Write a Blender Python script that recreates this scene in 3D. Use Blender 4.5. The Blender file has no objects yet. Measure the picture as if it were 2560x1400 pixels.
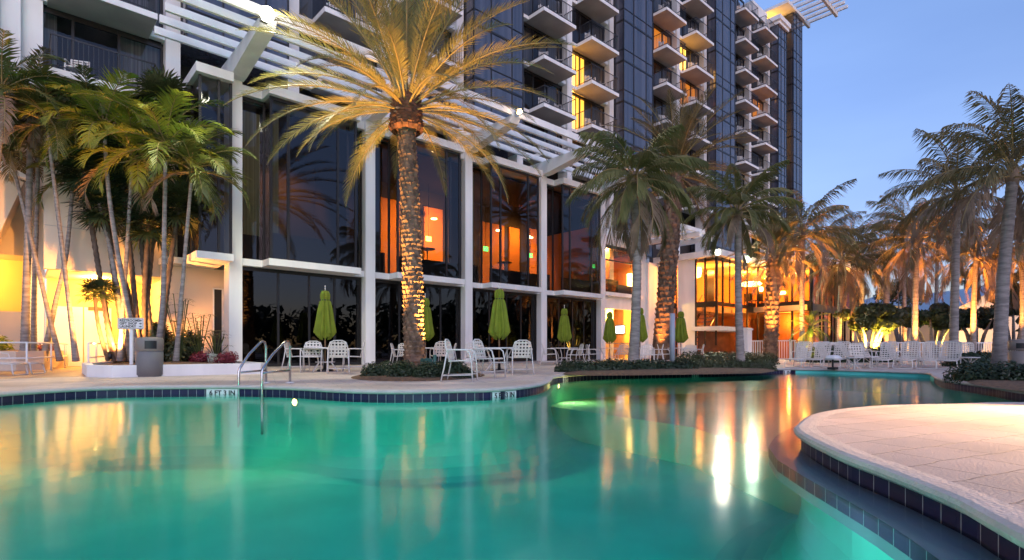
import bpy, math, random
from math import sin, cos, pi, radians as R
from mathutils import Vector, Matrix
from mathutils.geometry import tessellate_polygon
S = bpy.context.scene
COL = S.collection
# ---------------------------------------------------------------- camera, sky, sun, exposure
FPX, CX, HY, HC = 1358.0, 1280.0, 871.0, 0.70      # focal length and horizon in px of the 2560 px photo, eye height
CT, ST = .736, .677
cam = bpy.data.cameras.new('camera'); camo = bpy.data.objects.new('camera', cam); COL.objects.link(camo)
camo.location = (0, 0, HC); camo.rotation_euler = (R(90), 0, -math.atan2(ST, CT))
cam.sensor_width = 36; cam.lens = 36*FPX/2560; cam.shift_y = (HY-700)/2560; cam.clip_start = .05; cam.clip_end = 5000
S.camera = camo
W = bpy.data.worlds.new('World'); S.world = W; W.use_nodes = True
nt = W.node_tree; nt.nodes.clear()
sky = nt.nodes.new('ShaderNodeTexSky'); sky.sky_type = 'NISHITA'; sky.sun_disc = False
sky.sun_elevation = R(4); sky.sun_rotation = R(200); sky.air_density = 1.0; sky.dust_density = .3; sky.ozone_density = 1.5
tint = nt.nodes.new('ShaderNodeMix'); tint.data_type = 'RGBA'; tint.blend_type = 'MULTIPLY'; tint.inputs[0].default_value = 1
tint.inputs[7].default_value = (.98, 1.0, 1.42, 1)
bg = nt.nodes.new('ShaderNodeBackground'); bg.inputs[1].default_value = .15
wo = nt.nodes.new('ShaderNodeOutputWorld')
tco = nt.nodes.new('ShaderNodeTexCoord'); sxy = nt.nodes.new('ShaderNodeSeparateXYZ'); nt.links.new(tco.outputs['Generated'], sxy.inputs[0])
rmp = nt.nodes.new('ShaderNodeValToRGB'); e0, e1 = rmp.color_ramp.elements; e0.position = 0; e0.color = (.47,.47,.64,1); e1.position = .5; e1.color = (.96,.97,.98,1)
nt.links.new(sxy.outputs[2], rmp.inputs[0]); hz_ = nt.nodes.new('ShaderNodeMix'); hz_.data_type = 'RGBA'; hz_.blend_type = 'MULTIPLY'; hz_.inputs[0].default_value = 1
cmap = nt.nodes.new('ShaderNodeMapping'); cmap.inputs['Scale'].default_value = (1.2, 1.2, 5); cno = nt.nodes.new('ShaderNodeTexNoise'); cno.inputs['Scale'].default_value = 1.6; cno.inputs['Detail'].default_value = 4
crm = nt.nodes.new('ShaderNodeValToRGB'); crm.color_ramp.elements[0].color = (.90,.90,.93,1); crm.color_ramp.elements[1].color = (1.05,1.02,1.0,1); crm.color_ramp.elements[0].position = .35; crm.color_ramp.elements[1].position = .7
nt.links.new(tco.outputs['Generated'], cmap.inputs[0]); nt.links.new(cmap.outputs[0], cno.inputs[0]); nt.links.new(cno.outputs[0], crm.inputs[0])
cl_ = nt.nodes.new('ShaderNodeMix'); cl_.data_type = 'RGBA'; cl_.blend_type = 'MULTIPLY'; cl_.inputs[0].default_value = 1
nt.links.new(sky.outputs[0], tint.inputs[6]); nt.links.new(tint.outputs[2], hz_.inputs[6]); nt.links.new(rmp.outputs[0], hz_.inputs[7]); nt.links.new(hz_.outputs[2], cl_.inputs[6]); nt.links.new(crm.outputs[0], cl_.inputs[7]); nt.links.new(cl_.outputs[2], bg.inputs[0]); nt.links.new(bg.outputs[0], wo.inputs[0])
sl = bpy.data.lights.new('sun', 'SUN'); sl.energy = .36; sl.angle = R(50); sl.color = (1, .84, .92)
so = bpy.data.objects.new('sun', sl); COL.objects.link(so)
sd = Vector((sin(R(215))*cos(R(25)), cos(R(215))*cos(R(25)), sin(R(25))))
so.rotation_euler = sd.to_track_quat('Z', 'Y').to_euler()
S.view_settings.view_transform = 'Standard'; S.view_settings.look = 'None'; S.view_settings.gamma = 1
S.view_settings.exposure = 1.75
S.render.engine = 'CYCLES'
S.cycles.use_denoising = True
S.cycles.max_bounces = 8; S.cycles.transparent_max_bounces = 12; S.cycles.sample_clamp_indirect = 4
S.cycles.caustics_reflective = False; S.cycles.caustics_refractive = False

# ---------------------------------------------------------------- helpers
def P(x, y, z=0.0):                     # photo pixel -> point on the level z
    cy = (HC-z)*FPX/(y-HY); cx = (x-CX)/FPX*cy
    return Vector((CT*cx+ST*cy, -ST*cx+CT*cy, z))
def D(x, d, z=0.0):                     # photo column and distance -> point
    cx = (x-CX)/FPX*d
    return Vector((CT*cx+ST*d, -ST*cx+CT*d, z))
def U(x, v):                            # photo column on the plane y=v -> x
    a = (x-CX)/FPX; return v*(CT*a+ST)/(CT-ST*a)
def Z(x, y, v):
    a = (x-CX)/FPX; return HC+(HY-y)/FPX*v/(CT-ST*a)
CAMF = Vector((ST, CT, 0)); CAMR = Vector((CT, -ST, 0))

class MB:
    def __init__(s): s.v = []; s.f = []; s.m = []; s.sm = []; s.uv = {}
    def face(s, pts, m=0, sm=False, uv=None):
        n = len(s.v); s.v += [tuple(p) for p in pts]; s.f.append(tuple(range(n, n+len(pts)))); s.m.append(m); s.sm.append(sm)
        if uv: s.uv[len(s.f)-1] = uv
    def box(s, x0, x1, y0, y1, z0, z1, m=0, T=None):
        if x0 > x1: x0, x1 = x1, x0
        if y0 > y1: y0, y1 = y1, y0
        if z0 > z1: z0, z1 = z1, z0
        c = [(x0,y0,z0),(x1,y0,z0),(x1,y1,z0),(x0,y1,z0),(x0,y0,z1),(x1,y0,z1),(x1,y1,z1),(x0,y1,z1)]
        if T is not None: c = [tuple(T @ Vector(p)) for p in c]
        n = len(s.v); s.v += c
        for q in ((0,3,2,1),(4,5,6,7),(0,1,5,4),(1,2,6,5),(2,3,7,6),(3,0,4,7)):
            s.f.append(tuple(n+i for i in q)); s.m.append(m); s.sm.append(False)
        return s
    def tube(s, path, r, n=8, m=0, cap=True, sm=True):
        path = [Vector(p) for p in path]; rs = r if isinstance(r, (list, tuple)) else [r]*len(path)
        t0 = (path[1]-path[0]).normalized()
        a = Vector((0,0,1)) if abs(t0.z) < .9 else Vector((1,0,0))
        nrm = (a - t0*a.dot(t0)).normalized(); base = len(s.v)
        for i, p in enumerate(path):
            t = (path[min(i+1, len(path)-1)]-path[max(i-1, 0)]).normalized()
            nrm = (nrm - t*nrm.dot(t)).normalized(); b = t.cross(nrm)
            for k in range(n):
                an = 2*pi*k/n; s.v.append(tuple(p+(nrm*cos(an)+b*sin(an))*rs[i]))
        for i in range(len(path)-1):
            for k in range(n):
                a0 = base+i*n+k; a1 = base+i*n+(k+1) % n
                s.f.append((a0, a1, a1+n, a0+n)); s.m.append(m); s.sm.append(sm)
        if cap:
            s.f.append(tuple(base+k for k in reversed(range(n)))); s.m.append(m); s.sm.append(False)
            e = base+(len(path)-1)*n; s.f.append(tuple(e+k for k in range(n))); s.m.append(m); s.sm.append(False)
        return s
    def lathe(s, prof, n=24, c=(0,0,0), m=0, sm=True, fn=None):
        base = len(s.v)
        for j, (r, z) in enumerate(prof):
            for k in range(n):
                an = 2*pi*k/n; rr = fn(r, z, an) if fn else r
                s.v.append((c[0]+rr*cos(an), c[1]+rr*sin(an), c[2]+z))
        for j in range(len(prof)-1):
            for k in range(n):
                a0 = base+j*n+k; a1 = base+j*n+(k+1) % n
                s.f.append((a0, a1, a1+n, a0+n)); s.m.append(m); s.sm.append(sm)
        return s
    def prism(s, poly, z0, z1, m=0):     # plan polygon extruded in z (convex or simple)
        n = len(s.v); k = len(poly)
        s.v += [(p[0], p[1], z0) for p in poly] + [(p[0], p[1], z1) for p in poly]
        ar = sum(poly[i][0]*poly[(i+1) % k][1]-poly[(i+1) % k][0]*poly[i][1] for i in range(k))
        tris = tessellate_polygon([[Vector((p[0], p[1], 0)) for p in poly]])
        for t in tris:
            A, B, C_ = [Vector(poly[i][:2]).to_3d() for i in t]
            if (B-A).cross(C_-A).z < 0: t = (t[0], t[2], t[1])
            s.f.append(tuple(n+k+i for i in t)); s.m.append(m); s.sm.append(False)
            s.f.append(tuple(n+i for i in reversed(t))); s.m.append(m); s.sm.append(False)
        for i in range(k):
            j = (i+1) % k; q = (n+i, n+j, n+k+j, n+k+i)
            s.f.append(q if ar > 0 else q[::-1]); s.m.append(m); s.sm.append(False)
        return s
    def build(s, name, mats, parent=None, off=None, bevel=0):
        me = bpy.data.meshes.new(name)
        o_ = Vector((0,0,0))
        if off is not None: o_ = Vector(off)
        elif parent is not None and not parent.get('_local'):
            q = parent
            while q is not None: o_ += q.location; q = q.parent
        me.from_pydata([(a-o_.x, b-o_.y, c-o_.z) for a, b, c in s.v], [], s.f)
        if not isinstance(mats, (list, tuple)): mats = [mats]
        for m_ in mats: me.materials.append(m_)
        me.polygons.foreach_set('material_index', s.m); me.polygons.foreach_set('use_smooth', s.sm)
        if s.uv:
            l = me.uv_layers.new(name='UVMap')
            for pi_, uvs in s.uv.items():
                for li, u_ in zip(me.polygons[pi_].loop_indices, uvs): l.data[li].uv = u_
        me.update()
        o = bpy.data.objects.new(name, me); COL.objects.link(o)
        if parent is not None: o.parent = parent
        elif off is not None: o.location = off
        if bevel:
            b = o.modifiers.new('b', 'BEVEL'); b.width = bevel; b.segments = 2; b.limit_method = 'ANGLE'
        return o
def tag(o, label=None, cat=None, group=None, kind=None):
    for k, v in (('label', label), ('category', cat), ('group', group), ('kind', kind)):
        if v: o[k] = v
    return o
def thing(name, label, cat, loc=(0,0,0), rz=0, group=None, local=False):
    o = bpy.data.objects.new(name, None); COL.objects.link(o); o.location = loc; o.rotation_euler = (0,0,rz); o.empty_display_size = .2
    if local: o['_local'] = 1
    return tag(o, label, cat, group)
def kids(o): return [c for c in bpy.data.objects if c.parent == o]
def copy_tree(o, loc=None, rz=None, label=None, parent=None, scale=None):
    c = o.copy(); COL.objects.link(c); c.parent = parent
    if loc is not None: c.location = loc
    if rz is not None: c.rotation_euler = (0, 0, rz)
    if scale: c.scale = (scale,)*3
    if label: c['label'] = label
    for ch in TREE.get(o.name) or kids(o): copy_tree(ch, parent=c)
    return c
TREE = {}
def freeze(o):                           # remember the children of a prototype
    TREE[o.name] = kids(o)
    for c in TREE[o.name]: freeze(c)
def light(name, kind, loc, e, col, parent=None, target=None, size=.1, spot=60, blend=.6):
    l = bpy.data.lights.new(name, kind); l.energy = e; l.color = col
    if kind == 'SPOT': l.spot_size = R(spot); l.spot_blend = blend; l.shadow_soft_size = size
    elif kind == 'AREA': l.size = size
    else: l.shadow_soft_size = size
    o = bpy.data.objects.new(name, l); COL.objects.link(o)
    loc = Vector(loc); q = parent; off = Vector((0,0,0))
    while q is not None: off += q.location; q = q.parent
    o.location = loc-off; o.parent = parent
    if target is not None: o.rotation_euler = (loc-Vector(target)).to_track_quat('Z', 'Y').to_euler()
    return o

# ---------------------------------------------------------------- materials
MAT = {}
def mat(name, col, rough=.6, metal=0, noise=0, nscale=3, bump=0, bscale=20, spec=.5, col2=None, emit=0, ecol=None, trans=0, coords='Object', stretch=None):
    m = bpy.data.materials.new(name); m.use_nodes = True; t = m.node_tree; b = t.nodes['Principled BSDF']
    b.inputs['Base Color'].default_value = (*col, 1); b.inputs['Roughness'].default_value = rough; b.inputs['Metallic'].default_value = metal
    b.inputs['Specular IOR Level'].default_value = spec
    def coord(scale):
        tc = t.nodes.new('ShaderNodeTexCoord'); mp = t.nodes.new('ShaderNodeMapping'); t.links.new(tc.outputs[coords], mp.inputs[0])
        if stretch: mp.inputs['Scale'].default_value = stretch
        n = t.nodes.new('ShaderNodeTexNoise'); n.inputs['Scale'].default_value = scale; n.inputs['Detail'].default_value = 5
        t.links.new(mp.outputs[0], n.inputs[0]); return n
    if noise or col2:
        n = coord(nscale); r = t.nodes.new('ShaderNodeValToRGB'); c2 = col2 or tuple(c*(1-noise) for c in col)
        r.color_ramp.elements[0].color = (*c2, 1); r.color_ramp.elements[1].color = (*col, 1)
        r.color_ramp.elements[0].position = .36; r.color_ramp.elements[1].position = .64
        t.links.new(n.outputs[0], r.inputs[0]); t.links.new(r.outputs[0], b.inputs['Base Color'])
    if bump:
        n = coord(bscale); bp = t.nodes.new('ShaderNodeBump'); bp.inputs['Strength'].default_value = bump; bp.inputs['Distance'].default_value = .02
        t.links.new(n.outputs[0], bp.inputs['Height']); t.links.new(bp.outputs[0], b.inputs['Normal'])
    if emit:
        b.inputs['Emission Color'].default_value = (*(ecol or col), 1); b.inputs['Emission Strength'].default_value = emit
    if trans:
        tr = t.nodes.new('ShaderNodeBsdfTranslucent'); mx = t.nodes.new('ShaderNodeMixShader'); mx.inputs[0].default_value = trans
        out = t.nodes['Material Output']
        src = b.inputs['Base Color'].links[0].from_socket if b.inputs['Base Color'].links else None
        if src: t.links.new(src, tr.inputs[0])
        else: tr.inputs[0].default_value = (*col, 1)
        t.links.new(b.outputs[0], mx.inputs[1]); t.links.new(tr.outputs[0], mx.inputs[2]); t.links.new(mx.outputs[0], out.inputs[0])
    MAT[name] = m; return m
def glass(name, tintc, ior=1.6, rough=.0, mixmin=0.0, bump=0):
    m = bpy.data.materials.new(name); m.use_nodes = True; t = m.node_tree; t.nodes.clear()
    fr = t.nodes.new('ShaderNodeFresnel'); fr.inputs[0].default_value = ior
    g = t.nodes.new('ShaderNodeBsdfGlossy'); g.inputs['Roughness'].default_value = rough; g.inputs[0].default_value = (.9,.9,.95,1)
    tr = t.nodes.new('ShaderNodeBsdfTransparent'); tr.inputs[0].default_value = (*tintc, 1)
    mx = t.nodes.new('ShaderNodeMixShader'); o = t.nodes.new('ShaderNodeOutputMaterial')
    add = t.nodes.new('ShaderNodeMath'); add.operation = 'ADD'; add.inputs[1].default_value = mixmin; add.use_clamp = True
    t.links.new(fr.outputs[0], add.inputs[0]); t.links.new(add.outputs[0], mx.inputs[0])
    t.links.new(tr.outputs[0], mx.inputs[1]); t.links.new(g.outputs[0], mx.inputs[2]); t.links.new(mx.outputs[0], o.inputs[0])
    if bump:
        tc = t.nodes.new('ShaderNodeTexCoord'); n = t.nodes.new('ShaderNodeTexNoise'); n.inputs['Scale'].default_value = .25; n.inputs['Detail'].default_value = 1
        bp = t.nodes.new('ShaderNodeBump'); bp.inputs['Strength'].default_value = bump; bp.inputs['Distance'].default_value = .05
        t.links.new(tc.outputs['Object'], n.inputs[0]); t.links.new(n.outputs[0], bp.inputs['Height']); t.links.new(bp.outputs[0], g.inputs['Normal'])
    MAT[name] = m; return m
mat('stucco', (.81,.80,.78), .75, noise=.13, nscale=1.5, bump=.12, bscale=40, stretch=(1,1,.22))
mat('stucco_warm', (.66,.54,.42), .8, noise=.08, nscale=.8, bump=.2, bscale=50)
mat('white_paint', (.78,.78,.78), .45, noise=.05, nscale=2)
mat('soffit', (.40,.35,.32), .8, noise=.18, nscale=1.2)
mat('bronze', (.022,.020,.020), .35, metal=.3)
mat('alu_frame', (.30,.31,.32), .35, metal=.7)
mat('rail_black', (.02,.02,.022), .4)
mat('curtain', (.30,.31,.30), .9, col2=(.12,.13,.13), nscale=1, stretch=(14,14,.02), coords='Object')
mat('curtain_dark', (.085,.095,.12), .9, col2=(.035,.04,.055), nscale=1, stretch=(12,12,.02))
mat('curtain_floodlit', (.42,.42,.26), .9, col2=(.22,.23,.14), nscale=1, stretch=(16,16,.02))  # greenish cast of the floodlight put into the curtain colour
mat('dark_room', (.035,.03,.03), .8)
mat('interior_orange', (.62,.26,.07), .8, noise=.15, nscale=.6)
mat('interior_wood', (.20,.07,.03), .5, noise=.4, nscale=2)
mat('interior_cream', (.62,.40,.20), .8)
mat('carpet', (.10,.05,.035), .9, noise=.5, nscale=3)
mat('bay_glass', (.075,.078,.105), .08, spec=.9, col2=(.03,.034,.055), nscale=1, stretch=(2.2,2.2,.05))
mat('lit_curtain', (.9,.6,.2), .8, emit=1.3, ecol=(1,.40,.04))
mat('lit_bright', (.9,.7,.3), .8, emit=2.8, ecol=(1,.47,.06))
mat('lit_dim', (.6,.25,.06), .8, emit=.35, ecol=(1,.30,.03))
mat('lamp_white', (1,1,1), .5, emit=12, ecol=(1,.97,.72))
mat('lamp_green', (1,1,1), .5, emit=16, ecol=(.55,1,.62))
mat('lamp_warm', (1,.8,.5), .5, emit=22, ecol=(1,.62,.25))
mat('downlight', (1,.8,.5), .5, emit=9, ecol=(1,.62,.22))
mat('shade_glow', (1,.8,.5), .5, emit=6, ecol=(1,.62,.16))
mat('exit_green', (.1,.9,.2), .5, emit=2.2, ecol=(.05,.9,.14))
mat('screen', (.8,.8,.9), .5, emit=3, ecol=(.8,.85,1))
mat('white_plastic', (.66,.63,.60), .4, noise=.08, nscale=5)
mat('strap', (.66,.61,.54), .5, noise=.1, nscale=6)
mat('steel', (.52,.50,.48), .22, metal=1)
mat('lime_canvas', (.20,.25,.014), .85, noise=.22, nscale=4, bump=.2, bscale=30, trans=.15)
mat('wood_pole', (.22,.12,.06), .6)
mat('mulch', (.20,.11,.055), .95, col2=(.07,.04,.025), nscale=14, bump=.9, bscale=30)
mat('bark_gray', (.30,.27,.25), .85, col2=(.17,.15,.14), nscale=3, stretch=(1,1,5), bump=.6, bscale=12)
mat('bark_dark', (.12,.085,.065), .9, noise=.5, nscale=6, bump=.6, bscale=14)
mat('boot', (.23,.14,.09), .85, col2=(.09,.055,.04), nscale=5, bump=.7, bscale=18)
mat('boot_red', (.20,.075,.035), .8, col2=(.07,.03,.02), nscale=7)
mat('frond_date', (.26,.21,.07), .55, col2=(.13,.13,.045), nscale=1.2, trans=.3)
mat('frond_rib', (.26,.19,.075), .55)
mat('frond_green', (.13,.155,.035), .5, col2=(.055,.075,.02), nscale=1.1, trans=.32)
mat('frond_lime', (.30,.32,.035), .45, col2=(.08,.14,.02), nscale=.9, trans=.35)
mat('frond_olive', (.17,.165,.05), .55, col2=(.085,.095,.03), nscale=1.1, trans=.3)
mat('frond_dry', (.27,.19,.13), .8, noise=.4, nscale=2, trans=.2)
mat('frond_coco', (.19,.145,.06), .6, col2=(.085,.08,.03), nscale=1.3, trans=.3)
mat('leaf_dark', (.035,.06,.022), .5, noise=.4, nscale=3, trans=.2)
mat('leaf_mid', (.07,.085,.03), .5, noise=.4, nscale=3, trans=.2)
mat('leaf_red', (.26,.03,.05), .5, noise=.4, nscale=6, trans=.2)
mat('leaf_pale', (.40,.42,.36), .6)
mat('bin_gray', (.17,.16,.16), .6, noise=.2, nscale=120)
mat('bin_top', (.22,.19,.17), .55, noise=.2, nscale=120)
mat('black', (.008,.008,.009), .5)
mat('tile_white', (.72,.72,.72), .3)
mat('text_black', (.02,.02,.02), .5)
mat('metal_roof', (.28,.38,.48), .45, noise=.1, nscale=2)
mat('green_box', (.03,.10,.08), .5)
mat('gray_pole', (.30,.32,.37), .5)
mat('sign_board', (.72,.70,.70), .5)
mat('coping', (.55,.49,.45), .7, noise=.14, nscale=4, bump=.5, bscale=35)
mat('grass', (.04,.055,.02), .9, noise=.4, nscale=2)
glass('dark_glass', (.55,.52,.50), 1.5, 0, .0)
glass('lower_glass', (.10,.10,.11), 1.5, 0, .0)
glass('clear_glass', (.80,.78,.76), 1.45)
glass('room_glass', (.62,.62,.64), 1.45, 0, .0)
def deck_material():
    m = bpy.data.materials.new('paved_deck'); m.use_nodes = True; t = m.node_tree; b = t.nodes['Principled BSDF']; L = t.links
    tc = t.nodes.new('ShaderNodeTexCoord'); mp = t.nodes.new('ShaderNodeMapping'); mp.inputs['Rotation'].default_value = (0,0,R(18)); L.new(tc.outputs['Object'], mp.inputs[0])
    # wander the joints a little, as in stamped concrete
    wn = t.nodes.new('ShaderNodeTexNoise'); wn.inputs['Scale'].default_value = 3.5; L.new(mp.outputs[0], wn.inputs[0])
    add = t.nodes.new('ShaderNodeVectorMath'); add.operation = 'MULTIPLY_ADD'; add.inputs[1].default_value = (.06,.06,0); L.new(wn.outputs['Color'], add.inputs[0]); L.new(mp.outputs[0], add.inputs[2])
    br = t.nodes.new('ShaderNodeTexBrick'); br.inputs['Scale'].default_value = 1; br.inputs['Brick Width'].default_value = .52; br.inputs['Row Height'].default_value = .33
    br.inputs['Mortar Size'].default_value = .006; br.inputs['Mortar Smooth'].default_value = .5
    br.inputs['Color1'].default_value = (.60,.51,.465,1); br.inputs['Color2'].default_value = (.52,.455,.42,1); br.inputs['Mortar'].default_value = (.30,.27,.25,1)
    L.new(add.outputs[0], br.inputs[0])
    n1 = t.nodes.new('ShaderNodeTexNoise'); n1.inputs['Scale'].default_value = .6; n1.inputs['Detail'].default_value = 6; L.new(tc.outputs['Object'], n1.inputs[0])
    r1 = t.nodes.new('ShaderNodeValToRGB'); r1.color_ramp.elements[0].color = (.72,.69,.67,1); r1.color_ramp.elements[1].color = (1.12,1.08,1.04,1)
    r1.color_ramp.elements[0].position = .35; r1.color_ramp.elements[1].position = .65; L.new(n1.outputs[0], r1.inputs[0])
    mx = t.nodes.new('ShaderNodeMix'); mx.data_type = 'RGBA'; mx.blend_type = 'MULTIPLY'; mx.inputs[0].default_value = 1
    L.new(br.outputs[0], mx.inputs[6]); L.new(r1.outputs[0], mx.inputs[7]); L.new(mx.outputs[2], b.inputs['Base Color'])
    n2 = t.nodes.new('ShaderNodeTexNoise'); n2.inputs['Scale'].default_value = 55; n2.inputs['Detail'].default_value = 4; L.new(tc.outputs['Object'], n2.inputs[0])
    mh = t.nodes.new('ShaderNodeMath'); mh.operation = 'MULTIPLY_ADD'; mh.inputs[1].default_value = .5; L.new(n2.outputs[0], mh.inputs[0])
    inv = t.nodes.new('ShaderNodeMath'); inv.operation = 'MULTIPLY'; inv.inputs[1].default_value = -1.0; L.new(br.outputs['Fac'], inv.inputs[0]); L.new(inv.outputs[0], mh.inputs[2])
    bp = t.nodes.new('ShaderNodeBump'); bp.inputs['Strength'].default_value = .8; bp.inputs['Distance'].default_value = .014; L.new(mh.outputs[0], bp.inputs['Height']); L.new(bp.outputs[0], b.inputs['Normal'])
    b.inputs['Roughness'].default_value = .62
    MAT['deck'] = m
deck_material()
def tile_material():
    m = bpy.data.materials.new('navy_pool_tile'); m.use_nodes = True; t = m.node_tree; b = t.nodes['Principled BSDF']; L = t.links
    tc = t.nodes.new('ShaderNodeTexCoord')
    br = t.nodes.new('ShaderNodeTexBrick'); br.offset = 0; br.inputs['Scale'].default_value = 1; br.inputs['Brick Width'].default_value = .152; br.inputs['Row Height'].default_value = .152
    br.inputs['Mortar Size'].default_value = .0035; br.inputs['Color1'].default_value = (.012,.011,.06,1); br.inputs['Color2'].default_value = (.022,.014,.045,1); br.inputs['Mortar'].default_value = (.42,.40,.42,1)
    L.new(tc.outputs['UV'], br.inputs[0]); L.new(br.outputs[0], b.inputs['Base Color']); b.inputs['Roughness'].default_value = .45; b.inputs['Specular IOR Level'].default_value = .3
    MAT['tile'] = m
tile_material()
def plaster():
    mat('plaster', (.14,.76,.67), .8, noise=.14, nscale=.8)
plaster()
def water_material():
    m = bpy.data.materials.new('pool_water'); m.use_nodes = True; t = m.node_tree; t.nodes.clear(); L = t.links
    fr = t.nodes.new('ShaderNodeFresnel'); fr.inputs[0].default_value = 1.33
    g = t.nodes.new('ShaderNodeBsdfGlossy'); g.inputs['Roughness'].default_value = .12
    tr = t.nodes.new('ShaderNodeBsdfTransparent'); tr.inputs[0].default_value = (.92,1,.98,1)
    mx = t.nodes.new('ShaderNodeMixShader'); o = t.nodes.new('ShaderNodeOutputMaterial')
    L.new(fr.outputs[0], mx.inputs[0]); L.new(tr.outputs[0], mx.inputs[1]); L.new(g.outputs[0], mx.inputs[2]); L.new(mx.outputs[0], o.inputs[0])
    tc = t.nodes.new('ShaderNodeTexCoord'); n = t.nodes.new('ShaderNodeTexNoise'); n.inputs['Scale'].default_value = 2.2; n.inputs['Detail'].default_value = 2
    bp = t.nodes.new('ShaderNodeBump'); bp.inputs['Strength'].default_value = .10; bp.inputs['Distance'].default_value = .03
    L.new(tc.outputs['Object'], n.inputs[0]); L.new(n.outputs[0], bp.inputs['Height']); L.new(bp.outputs[0], g.inputs['Normal'])
    ab = t.nodes.new('ShaderNodeVolumeAbsorption'); ab.inputs[0].default_value = (.20,.94,.90,1); ab.inputs[1].default_value = .30
    L.new(ab.outputs[0], o.inputs['Volume'])
    MAT['water'] = m
water_material()

# ---------------------------------------------------------------- pool, deck and ground
WZ = -.17
def w(x, y): p = P(x, y, WZ); return (p.x, p.y)
far = [w(*q) for q in ((0,1007),(74,1001),(186,993),(297,988),(408,986.5),(520,985.5),(599,985.5),(656,986.5),(739,989),(810,994),(881,998),(971,1000),(1060,999),(1167,996),(1222,994.5),(1289,989),(1330,982.5),(1352,977),(1368,970),(1374,964),(1376,960),(1386,956),(1408,952),(1460,948),(1534,944.5),(1646,942),(1757,939.5),(1850,937),(1920,934),(1960,932.5))]
beach = [w(*q) for q in ((1989,933),(2060,934.5),(2165,938),(2260,942),(2325,946))]
rwall = [w(*q) for q in ((2335,952),(2345,959),(2363,966),(2420,975),(2489,986),(2560,1000))]
pen_far = [P(x, y, 0) for x, y in ((2560,1006),(2394,1010),(2237,1013),(2127,1021),(2061,1031),(2027,1043),(2008,1062))]
pen_near = [P(x, y, -.07) for x, y in ((2003,1086),(2012,1099),(2040,1117),(2083,1139),(2130,1162),(2190,1185),(2269,1216),(2347,1249),(2442,1292),(2560,1361))]
poly = []; seg = []
def add(lst, kind):
    for p in lst: poly.append((p[0], p[1])); seg.append(kind)
left_end = [(-9.0, 1.0), (-9.5, 5.5), (-7.0, 9.0), (-3.6, 10.2), (-1.6, 11.1)]
add(left_end, 't'); add(far, 't'); add(beach, 'b'); add(rwall, 't'); add([(11.2,-.3),(10.6,-1.6),(9.6,-1.6),(9.3,-.2)], 't')
add([(p.x, p.y) for p in pen_far], 't'); add([(p.x, p.y) for p in pen_near], 't'); add([(2.45,-.15),(2.0,-.9),(.6,-1.6),(-3,-1.5),(-7,-.9)], 't')
def smooth(pl, sg, it=1):
    for _ in range(it):
        n = len(pl); a = []; b = []
        for i in range(n):
            p0, p1, p2, p3 = (Vector(pl[(i+k-1) % n]) for k in range(4))
            a.append(tuple(p1)); b.append(sg[i]); q = (p1*9+p2*9-p0-p3)/16
            a.append(tuple(q)); b.append(sg[i])
        pl, sg = a, b
    return pl, sg
poly, seg = smooth(poly, seg, 1)
NP = len(poly)
area = sum(poly[i][0]*poly[(i+1) % NP][1]-poly[(i+1) % NP][0]*poly[i][1] for i in range(NP))
if area < 0: poly.reverse(); seg = seg[::-1]; seg = seg[1:]+seg[:1]
def outn(pl, i):
    n = len(pl); a = Vector(pl[i-1]); b = Vector(pl[i]); c = Vector(pl[(i+1) % n])
    d1 = (b-a).normalized(); d2 = (c-b).normalized(); t_ = (d1+d2).normalized()
    return Vector((t_.y, -t_.x))         # CCW polygon: outward normal
NRM = [outn(poly, i) for i in range(NP)]
def offs(d): return [(Vector(poly[i])+NRM[i]*d) for i in range(NP)]
def sheet(mb, outer, hole, z, m=0):
    pts = [Vector((*p[:2], 0)) for p in outer]+[Vector((*p[:2], 0)) for p in hole]
    n = len(mb.v); mb.v += [(p.x, p.y, z) for p in pts]
    for t in tessellate_polygon([[Vector((*p[:2], 0)) for p in outer], [Vector((*p[:2], 0)) for p in hole]]):
        a, b, c = (pts[i] for i in t)
        if (b-a).cross(c-a).length < 1e-9: continue
        if (b-a).cross(c-a).z < 0: t = (t[0], t[2], t[1])
        mb.f.append(tuple(n+i for i in t)); mb.m.append(m); mb.sm.append(False)
DK = [(-40,-30),(75,-30),(75,34),(-40,34)]
mb = MB(); sheet(mb, DK, offs(.12), 0); tag(mb.build('pool_deck', MAT['deck']), kind='structure')
mb = MB(); sheet(mb, [(-900,-900),(900,-900),(900,900),(-900,900)], DK, -.004); tag(mb.build('ground', MAT['grass']), kind='structure')
# coping: bullnose swept round the pool
prof = [(.12,.0),(.05,.004),(-.02,.003),(-.05,-.008),(-.062,-.03),(-.055,-.052),(-.035,-.068),(.0,-.07)]
mb = MB(); rings = []
for i in range(NP):
    c = Vector(poly[i]); rings.append([(c.x+NRM[i].x*a, c.y+NRM[i].y*a, z) for a, z in prof])
for i in range(NP):
    j = (i+1) % NP
    for k in range(len(prof)-1):
        mb.face([rings[i][k], rings[i][k+1], rings[j][k+1], rings[j][k]], 0, True)
tag(mb.build('pool_coping', MAT['coping']), kind='structure')
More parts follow.
